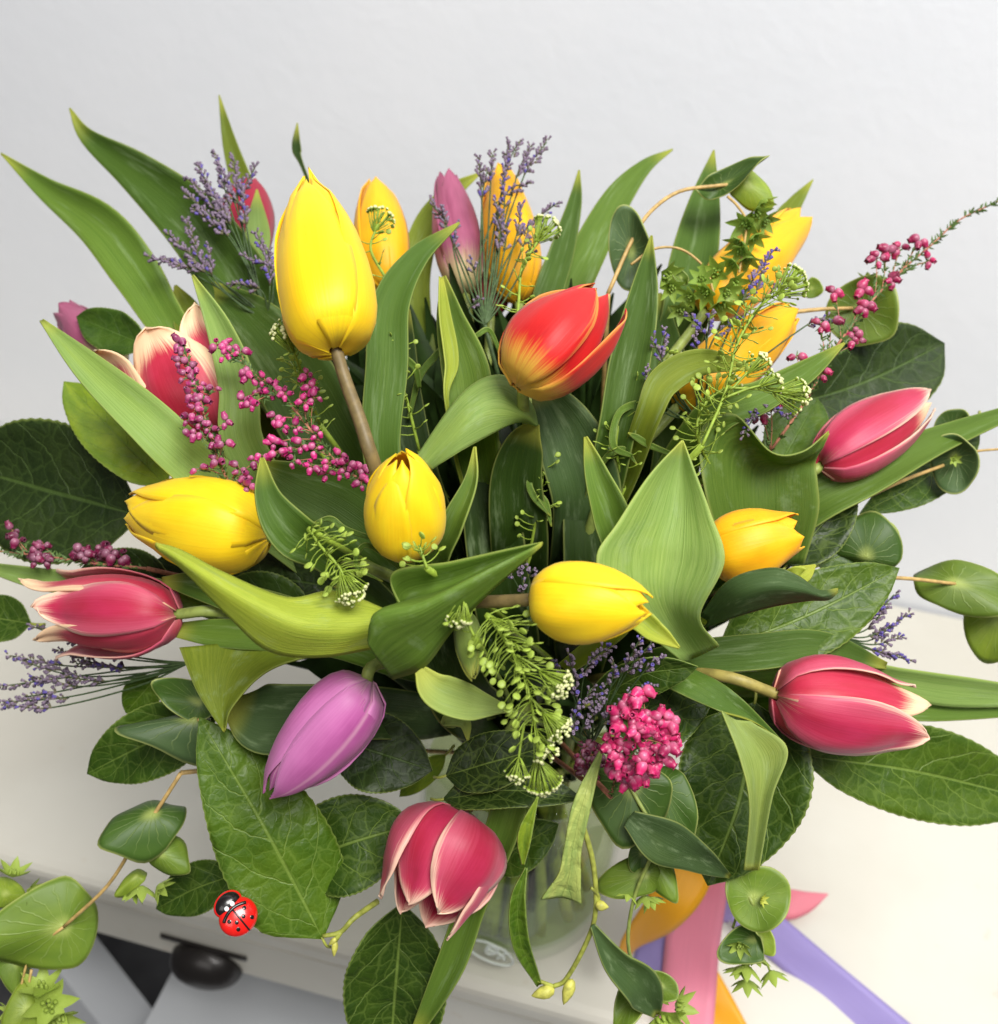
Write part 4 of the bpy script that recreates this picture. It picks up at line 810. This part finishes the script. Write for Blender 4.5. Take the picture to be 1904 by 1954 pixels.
sprig('bupleurum leaf with a fan of pale veins above the veined leaf', [[(395, 1350, -24), (385, 1375, -30), (378, 1372, -32)]], [D(center=(372, 1372, -32), tip=(240, 1376), wfac=.6, tn='blue', off=.2, dish=-.3, tilt=(-40, 0)), D(center=(380, 1340, -26), tip=(300, 1310), wfac=.7, tn='bdeep', off=.3)], [], 18)
sprig('bupleurum with a curled dark leaf by the wall on the right', [[(1560, 1040, 0), (1610, 1020, -6), (1650, 1000, -10)]], [D(center=(1652, 1062, -12), tip=(1660, 985), wfac=1.35, tn='bdeep', off=.3, dish=-.3, tilt=(0, 10)), D(center=(1690, 1030, -6), tip=(1700, 1000), wfac=1.2, tn='blight', off=.5)], [], 19)
# ------------------------------------------------------------------ heather
HP = S(198, 40, 122)
heather('bright pink heather sprig crossing the left of the bouquet', [(704, 925, -50), (640, 880, -62), (560, 780, -72), (500, 728, -76), (430, 660, -78)],
        [(415, 658, 3), (440, 660, 4), (430, 680, 3), (460, 672, 2), (470, 715, 4), (490, 742, 3), (505, 725, 3), (520, 745, 4), (480, 772, 4), (463, 765, 3), (545, 752, 4), (585, 715, 3), (595, 740, 4), (580, 768, 4), (600, 760, 3), (525, 798, 3), (540, 812, 4), (565, 815, 3), (520, 845, 4), (548, 855, 3), (530, 865, 2), (575, 850, 3), (605, 828, 3), (595, 890, 4), (628, 885, 3), (650, 872, 3), (665, 885, 4), (655, 905, 3), (690, 895, 3), (690, 920, 4), (500, 870, 2), (600, 858, 3), (625, 905, 3), (560, 880, 3)], HP, 31, needles=110)
heather('dusky pink heather sprig before the pink and cream tulip', [(440, 930, -56), (405, 850, -70), (385, 775, -74), (365, 705, -76), (340, 655, -76)],
        [(340, 655, 3), (352, 672, 3), (345, 690, 3), (368, 705, 4), (355, 720, 3), (378, 735, 4), (368, 752, 3), (385, 765, 4), (372, 785, 3), (392, 745, 2), (408, 742, 2), (385, 805, 3), (360, 800, 3), (375, 830, 3), (350, 822, 1), (400, 815, 3), (432, 805, 3), (410, 840, 3), (430, 845, 2), (415, 878, 3), (380, 895, 2), (455, 895, 3), (470, 910, 4), (488, 880, 3), (475, 930, 3)], S(172, 54, 112), 32, needles=90)
heather('sparse heather sprig with green tips reaching up by the right wall', [(1470, 860, -20), (1540, 760, -36), (1590, 670, -40), (1650, 590, -40), (1710, 525, -38), (1780, 465, -36), (1830, 420, -36), (1910, 382, -34)],
        [(1752, 462, 3), (1770, 498, 3), (1715, 475, 3), (1690, 480, 3), (1672, 495, 4), (1700, 535, 4), (1645, 555, 3), (1650, 588, 4), (1592, 558, 3), (1565, 620, 3), (1585, 612, 1), (1630, 640, 4), (1632, 655, 2), (1520, 680, 2), (1570, 712, 3), (1450, 795, 3), (1470, 770, 2)], S(176, 32, 88), 33, size=10.5, needles=150)
heather('dark crimson heather sprig at the left edge above the pink tulip', [(280, 1085, -14), (180, 1075, -22), (90, 1062, -26), (-20, 1050, -28)],
        [(25, 1012, 3), (35, 1028, 3), (75, 1048, 4), (85, 1040, 2), (68, 1070, 3), (90, 1068, 4), (150, 1052, 4), (165, 1058, 4), (200, 1048, 5), (215, 1055, 4), (190, 1062, 3), (232, 1062, 4)], S(120, 22, 66), 34, size=10.5, needles=80)
heather('dense round cluster of bright pink heather above the vase', [(1165, 1520, -58), (1180, 1470, -68), (1210, 1420, -78), (1235, 1370, -80)],
        [(1215, 1330, 4), (1225, 1318, 2), (1195, 1345, 4), (1180, 1362, 3), (1205, 1368, 4), (1180, 1390, 4), (1235, 1365, 4), (1262, 1368, 4), (1280, 1375, 4), (1215, 1392, 5), (1245, 1395, 5), (1272, 1400, 4), (1282, 1410, 3), (1190, 1420, 5), (1165, 1425, 4), (1175, 1445, 4), (1230, 1425, 5), (1258, 1430, 4), (1275, 1425, 3), (1200, 1455, 5), (1225, 1450, 4), (1250, 1455, 5), (1265, 1450, 3), (1180, 1470, 4), (1210, 1478, 5), (1235, 1480, 4), (1195, 1490, 3), (1168, 1462, 3), (1150, 1405, 1)], S(214, 44, 112), 35, size=13, needles=90)
heather('shaded maroon heather cluster beside the bright one', [(1130, 1500, -34), (1128, 1450, -42), (1120, 1420, -46)], [(1118, 1425, 5), (1110, 1445, 5), (1128, 1440, 5), (1138, 1460, 4), (1115, 1468, 5), (1145, 1435, 4), (1130, 1480, 3)], S(120, 26, 60), 36, needles=20)
# ------------------------------------------------------------------ statice
statice('lilac statice spray at the upper left before the long leaf', (510, 610, 0), [((432, 440), (352, 370)), ((440, 430), (378, 318)), ((440, 400), (412, 295)), ((455, 390), (447, 300)), ((462, 380), (487, 318)), ((430, 420), (358, 340)), ((436, 452), (372, 398)), ((470, 430), (462, 350)), ((425, 400), (392, 340)), ((446, 380), (425, 320)), ((390, 520), (285, 490)), ((378, 500), (318, 445)), ((392, 520), (355, 420)), ((405, 525), (400, 470)), ((520, 520), (490, 445)), ((510, 505), (468, 490)), ((495, 552), (442, 540)), ((350, 512), (310, 495)), ((515, 545), (512, 480))], 41, dz=-14, fl=8.2)
statice('dark lilac statice spray before the mauve and yellow tulips', (925, 620, -4), [((918, 362), (913, 298)), ((936, 350), (940, 292)), ((960, 345), (970, 272)), ((965, 330), (990, 268)), ((985, 340), (1012, 278)), ((1000, 335), (1045, 268)), ((965, 370), (1010, 350)), ((920, 380), (930, 325)), ((962, 395), (960, 345)), ((950, 440), (948, 382)), ((952, 480), (955, 408)), ((985, 450), (995, 388)), ((1000, 440), (1062, 388)), ((998, 470), (1010, 425)), ((962, 480), (968, 428)), ((848, 425), (820, 385)), ((855, 440), (842, 400)), ((865, 475), (872, 428)), ((905, 520), (898, 495)), ((895, 590), (915, 570)), ((1010, 490), (1025, 440))], 42, dz=-4, fl=7.6)
statice('violet statice spray beside the amber tulips', (1330, 800, -16), [((1430, 545), (1478, 475)), ((1440, 560), (1462, 500)), ((1418, 570), (1440, 535)), ((1470, 560), (1500, 535)), ((1345, 640), (1315, 600)), ((1350, 640), (1355, 598)), ((1365, 640), (1410, 610)), ((1330, 665), (1325, 640)), ((1262, 690), (1245, 640)), ((1262, 680), (1268, 628)), ((1265, 700), (1310, 680)), ((1235, 740), (1232, 700)), ((1245, 760), (1270, 735)), ((1440, 780), (1420, 830)), ((1450, 770), (1510, 795)), ((1540, 620), (1580, 605))], 43, dz=-36, fl=7.6, blue=.35)
statice('pale lilac statice spray lying over the table at the left edge', (360, 1265, -18), [((120, 1270), (15, 1250)), ((150, 1290), (40, 1262)), ((190, 1240), (60, 1195)), ((200, 1270), (110, 1240)), ((110, 1295), (0, 1310)), ((130, 1330), (0, 1340)), ((150, 1310), (60, 1290)), ((240, 1275), (140, 1265)), ((100, 1350), (10, 1345)), ((230, 1255), (160, 1235)), ((200, 1300), (120, 1290)), ((110, 1320), (45, 1330))], 44, dz=-24, fl=7.6)
statice('violet statice spray by the wall right of the veined leaf', (1600, 1210, -14), [((1660, 1185), (1708, 1132)), ((1655, 1200), (1690, 1160)), ((1665, 1220), (1735, 1170)), ((1670, 1230), (1720, 1215)), ((1660, 1240), (1710, 1250)), ((1680, 1245), (1738, 1260)), ((1655, 1215), (1700, 1195))], 45, dz=-16, fl=7.6, blue=.35)
statice('violet statice florets scattered under the egg-shaped yellow tulip', (1130, 1420, -40), [((1100, 1330), (1085, 1250)), ((1100, 1300), (1150, 1235)), ((1120, 1270), (1165, 1232)), ((1165, 1310), (1172, 1262)), ((1195, 1270), (1225, 1210)), ((1205, 1270), (1245, 1225)), ((1230, 1280), (1262, 1250)), ((1185, 1285), (1225, 1270)), ((1100, 1370), (1130, 1310)), ((1110, 1390), (1150, 1335)), ((1130, 1360), (1158, 1300)), ((1150, 1380), (1200, 1320)), ((1180, 1350), (1245, 1305)), ((1090, 1400), (1100, 1340)), ((1085, 1310), (1060, 1260))], 46, dz=-58, fl=8.2)
statice('small dim statice florets in the dark middle', (1010, 1180, -10), [((980, 1105), (965, 1092)), ((995, 1100), (998, 1078)), ((1010, 1100), (1018, 1085)), ((1000, 1130), (998, 1112))], 47, dz=-20, fl=7.6)
# ------------------------------------------------------------------ pennycress
penny('pennycress head of white buds at the foot of the large tulip', [(610, 810, 70), (585, 735, 45), (562, 675, 12), (545, 628, 0)], 51, dz=-92, pods=16, head=46, head_r=34, pod=7)
penny('pennycress before the amber tulip at the top', [(755, 620), (742, 545), (708, 480), (716, 440), (728, 412)], 52, dz=-20, pods=14, head=30, head_r=28, pod=6, ped=26)
penny('pennycress reaching up beside the narrow upright leaf', [(985, 640), (990, 570), (996, 510), (1020, 470), (1046, 432)], 53, dz=-26, pods=22, head=44, head_r=30, pod=6.5, ped=30)
penny('long pennycress with two white-budded heads crossing the amber tulips', [(1340, 850), (1385, 745), (1405, 660), (1445, 590), (1490, 555), (1515, 535)], 54, dz=-64, pods=78, head=60, head_r=36, pod=7.5, ped=46, heads=[((1390, 740), (1525, 755), 50, 36), ((1390, 750), (1452, 690), 34, 28), ((1380, 760), (1480, 730), 26, 26)])
penny('pennycress with round pods beside the small yellow tulip', [(590, 1010), (610, 1040), (645, 1080), (660, 1110), (672, 1135)], 55, dz=-90, pods=46, head=56, head_r=36, pod=8.5, ped=50, pod_to=.7, pod_from=.02)
penny('few pennycress pods before the foot of the small yellow tulip', [(815, 1085), (806, 1060), (800, 1040)], 56, dz=-90, pods=14, head=0, pod=8.5, ped=34, pod_to=1.0)
penny('small white-budded pennycress head above the unopened bud', [(905, 1215), (890, 1185), (876, 1170), (872, 1180)], 57, dz=-98, pods=6, head=46, head_r=32, pod=7)
penny('biggest pennycress spray hanging down the middle to a white head', [(930, 1175), (965, 1225), (1000, 1290), (1020, 1380), (1028, 1450), (1038, 1495)], 58, dz=-96, pods=120, head=64, head_r=38, pod=9, ped=56, pod_from=.0, pod_to=.66, heads=[((985, 1250), (1072, 1310), 46, 36), ((1010, 1330), (1068, 1395), 46, 34), ((1000, 1380), (985, 1480), 24, 24), ((1020, 1400), (1045, 1440), 30, 30)])
penny('tangled leafy pennycress between the red tulip and the big pale leaf', [(1190, 930, 20), (1175, 840, 4), (1205, 760), (1262, 700), (1300, 690)], 59, dz=-22, pods=34, head=14, head_r=20, pod=6, ped=46)
penny('dim pennycress twining in the dark middle', [(1010, 1060, 20), (1028, 960, 6), (1035, 890), (1022, 845)], 60, dz=-4, pods=26, head=0, pod=5.5, ped=36)
penny('dim pennycress beside the stem of the large tulip', [(800, 860, 20), (775, 760, 6), (752, 690), (760, 630)], 61, dz=-28, pods=26, head=10, head_r=18, pod=6, ped=40)
penny('pennycress pods under the head at the foot of the large tulip', [(610, 860, 20), (588, 780, 6), (570, 720), (552, 690)], 62, dz=-62, pods=24, head=0, pod=6, ped=36)
penny('pennycress pods above the shell-shaped leaf', [(1360, 900, 20), (1330, 830, 4), (1345, 770), (1400, 730)], 63, dz=-46, pods=54, head=16, head_r=22, pod=6.5, ped=48)
# thin twining leaves in the shaded middle
def tendril(label, pts, wd=7):
    blade(label, pts, wd if isinstance(wd, list) else [wd*.6]+[wd]*(len(pts)-2)+[2], 'mid', fold=.4, name='thin_leaf', cat='leaf', n=36, m=5, wave=.1)
tendril('thin pale leaf pointing left under the large tulip', [(800, 740, -10), (790, 700, -20), (750, 675, -30), (697, 668, -34)], 13)
tendril('thin leaf curling behind the short upright leaf', [(780, 800, 0), (800, 720, -8), (830, 680, -10), (842, 660, -10)], 12)
tendril('thin twining leaf to the left of the folded leaf', [(1205, 870, -20), (1170, 850, -26), (1180, 790, -28), (1220, 770, -28), (1262, 775, -26)], 13)
tendril('thin leaf looping above the biggest pale leaf', [(1290, 870, -16), (1240, 850, -24), (1215, 835, -26), (1198, 826, -26)], 12)
tendril('thin arched leaf behind the folded narrow leaf', [(1140, 900, -10), (1160, 870, -16), (1190, 858, -18), (1215, 886, -16)], 12)
tendril('thin curled leaf in the dark middle, upper', [(1030, 850, -2), (1032, 900, -4), (1010, 920, -6), (1020, 950, -4), (1050, 985, -2)], 12)
tendril('thin curled leaf in the dark middle, lower', [(1000, 900, 0), (1012, 930, -2), (1040, 960, -2), (1052, 1005, 0)], 14)
tendril('thin stalk bent beside the red tulip foot', [(960, 690, -8), (935, 632, -20), (910, 640, -22), (880, 660, -16)], 9)
tendril('thin leaf arching by the small yellow tulip', [(770, 1090, -60), (700, 1040, -64), (680, 1080, -60), (730, 1110, -56)], 9)
tendril('thin leaf at the left of the small yellow tulip', [(720, 1030, -50), (660, 1010, -56), (630, 990, -58), (597, 998, -58)], 11)
# ------------------------------------------------------------------ shaded inner foliage, too dense to count
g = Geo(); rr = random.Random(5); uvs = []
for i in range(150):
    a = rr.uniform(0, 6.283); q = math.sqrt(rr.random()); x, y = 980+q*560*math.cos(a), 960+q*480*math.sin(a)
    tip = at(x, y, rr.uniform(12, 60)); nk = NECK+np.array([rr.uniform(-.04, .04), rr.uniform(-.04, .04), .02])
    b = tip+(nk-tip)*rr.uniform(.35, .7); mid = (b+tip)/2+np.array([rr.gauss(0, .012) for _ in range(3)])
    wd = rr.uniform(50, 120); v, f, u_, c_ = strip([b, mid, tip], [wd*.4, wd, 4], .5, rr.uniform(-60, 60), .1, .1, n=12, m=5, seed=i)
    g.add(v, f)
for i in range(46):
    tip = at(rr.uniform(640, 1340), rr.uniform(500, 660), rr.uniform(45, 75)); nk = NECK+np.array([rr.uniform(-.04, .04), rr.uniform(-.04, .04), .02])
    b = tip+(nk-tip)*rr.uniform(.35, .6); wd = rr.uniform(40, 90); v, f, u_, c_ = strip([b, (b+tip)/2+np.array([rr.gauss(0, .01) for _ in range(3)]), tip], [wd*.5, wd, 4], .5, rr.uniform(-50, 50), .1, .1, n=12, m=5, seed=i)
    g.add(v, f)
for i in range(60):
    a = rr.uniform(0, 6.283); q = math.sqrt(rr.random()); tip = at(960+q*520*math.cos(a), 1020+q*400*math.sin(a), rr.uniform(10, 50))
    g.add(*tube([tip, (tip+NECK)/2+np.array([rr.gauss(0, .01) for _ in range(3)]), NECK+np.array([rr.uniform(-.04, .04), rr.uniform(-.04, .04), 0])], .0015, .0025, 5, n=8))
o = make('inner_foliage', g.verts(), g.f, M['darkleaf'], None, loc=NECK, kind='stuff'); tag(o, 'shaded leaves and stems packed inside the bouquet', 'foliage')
g = Geo()
for i in range(26):
    a = rr.uniform(0, 6.283); b = a+rr.uniform(2, 4); g.add(*tube([NECK+np.array([.05*math.cos(a), .05*math.sin(a), .02]), np.array([VX+.03*math.cos(b), VY+.03*math.sin(b), .09]), np.array([VX+.055*math.cos(b), VY+.055*math.sin(b), .022])], .0034, .0042, 8, n=8))
o = make('cut_stems', g.verts(), g.f, M['stem_water'], None, loc=(VX, VY, .02), kind='stuff'); tag(o, 'pale cut stems standing in the water of the vase', 'stems')
# ------------------------------------------------------------------ ladybird
lb = at(449, 1742, -80); k = px(.88, lb); vd = nrm(lb-CAM)
ax = nrm(R_*.64-U_*.77); ax = nrm(ax-vd*np.dot(ax, vd)); ay = nrm(np.cross(vd, ax)); az = -vd      # ax: towards the tail
lady = empty('ladybird', lb, 'small red painted wooden ladybird with black spots on the glossy leaf', 'ladybird')
red_m = simple('red_gloss_paint', S(214, 26, 20), .28, .5, coat=.5, nscale=500, namt=.06); blk_m = simple('black_gloss_paint', S(22, 18, 18), .28, .5, coat=.4); wht_m = simple('white_dot_paint', S(228, 230, 232), .4, .4)
def dome(a, b, h, cx=0., cy=0., na=32, nr=9, flat=0.0):
    v = []; 
    for i in range(nr):
        t = (math.pi/2)*i/(nr-1)
        for j in range(na):
            an = 6.283185*j/na; v.append(lb+k*(ax*(cx+a*math.cos(an)*math.sin(t))+ay*(cy+b*math.sin(an)*math.sin(t))+az*(h*math.cos(t))))
    n0 = len(v)
    for j in range(na):
        an = 6.283185*j/na; v.append(lb+k*(ax*(cx+a*.96*math.cos(an))+ay*(cy+b*.96*math.sin(an))-az*4))
    return v, grid_faces(nr+1, na, True)
make('body', *dome(40, 42, 22, 10, 0), red_m, lady)
make('head', *dome(24, 30, 18, -25, 0), blk_m, lady)
make('head_rim', *dome(26, 32.5, 12, -25, 0), red_m, lady)
def surf(x, y): return 22*math.sqrt(max(0, 1-((x-10)/40)**2-(y/42)**2))
def spot(x, y, r, m, name, zf=surf, h=.6):
    v = []
    for rr_ in (0.01, .6, 1.0):
        for j in range(14):
            an = 6.283*j/14; X_, Y_ = x+r*rr_*math.cos(an), y+r*rr_*math.sin(an)*.9; v.append(lb+k*(ax*X_+ay*Y_+az*(zf(X_, Y_)+(h if rr_ < 1 else -.3))))
    make(name, v, grid_faces(3, 14, True), m, lady)
for x, y in ((5, -20), (17, -8), (31, -20), (5, 20), (17, 10), (30, 16)): spot(x, y, 5.2, blk_m, 'spot')
hs = lambda x, y: 20*math.sqrt(max(0, 1-((x+25)/26)**2-(y/33)**2))
spot(-19, -7, 5.2, wht_m, 'eye', hs); spot(-19, 8, 5.2, wht_m, 'eye', hs)
P = [lb+k*(ax*x+az*(surf(x, 0)+.2)) for x in np.linspace(-8, 48, 14)]
make('wing_line', *tube(P, k*2.0, k*2.0, 6, n=26), blk_m, lady)
P = [lb+k*(ax*(-11+15*(y/36)**2)+ay*y+az*(surf(-11+15*(y/36)**2, y)-.8)) for y in np.linspace(-29, 29, 15)]
make('neck_band', *tube(P, k*4.0, k*4.0, 8, n=29), blk_m, lady)
# ------------------------------------------------------------------ ribbons
def satin(name, c):
    t = NT(name); uv, u, v = t.uv(); f = t.noise(t.scaled(uv, 90, 4), 1.0, 2)
    wv = t.n('ShaderNodeTexWave', bands_direction='Y'); wv.inputs['Scale'].default_value = 60; t.l(uv, wv.inputs['Vector'])
    e = t.math('MULTIPLY', t.math('ABSOLUTE', t.math('SUBTRACT', u, .5)), 2.0)
    cc = t.mix(t.ramp(f, .3, .7), c, tuple(x*.9 for x in c[:3])+(1,)); cc = t.mix(t.math('MULTIPLY', t.ramp(e, .90, .96), .5), cc, tuple(x*.72 for x in c[:3])+(1,))
    return t.finish(cc, .38, .45, .3, c, t.bump(t.math('ADD', wv.outputs[0], f), .3, .0004), sheen=.2)
M['r_yellow'] = satin('yellow_ribbon', S(250, 188, 34)); M['r_pink'] = satin('pink_ribbon', S(246, 158, 182)); M['r_lilac'] = satin('lilac_ribbon', S(170, 156, 216)); M['r_rose'] = satin('rose_ribbon', S(240, 140, 156))
def ribbon(label, pts, wd, mat, roll=0):
    blade(label, [on_z(*p) for p in pts], wd, 'light', fold=.05, roll=roll, crease=0, wave=.02, name='ribbon', cat='ribbon', mat=mat, solid=.0003, world=True, n=40, m=7)
ribbon('wide yellow ribbon loop beside the vase', [(1255, 1520, .165), (1300, 1590, .15), (1312, 1660, .13), (1270, 1735, .11), (1205, 1800, .07), (1185, 1850, .04)], [70, 92, 96, 84, 46, 24], 'r_yellow', roll=[0, -10, 10, 20, 40, 60])
ribbon('broad pink ribbon tail hanging straight down over the table', [(1345, 1560, .14), (1342, 1640, .12), (1322, 1790, .06), (1312, 1900, .02), (1300, 2040, .006)], [104, 104, 102, 104, 106], 'r_pink')
ribbon('short lilac ribbon tail left of the pink ribbon', [(1280, 1640, .10), (1262, 1730, .075), (1246, 1800, .045), (1232, 1880, .01)], [60, 66, 62, 60], 'r_lilac')
ribbon('long lilac ribbon tail trailing to the bottom edge over the table', [(1395, 1712, .03), (1480, 1788, .012), (1576, 1872, .005), (1672, 1954, .005), (1800, 2064, .005)], [64, 76, 80, 84, 88], 'r_lilac')
ribbon('pink ribbon end cut to a point on the table', [(1400, 1690, .05), (1480, 1722, .02), (1530, 1722, .012), (1580, 1706, .012)], [50, 60, 44, 2], 'r_rose')
ribbon('yellow ribbon tail lying under the pink one at the bottom', [(1330, 1850, .006), (1375, 1935, .004), (1430, 2040, .004)], [66, 70, 70], 'r_yellow')
ribbon('pale pink ribbon knot behind the hanging leaf', [(1330, 1600, .13), (1385, 1640, .11), (1400, 1700, .08), (1380, 1760, .05)], [40, 50, 46, 20], 'r_lilac', roll=30)
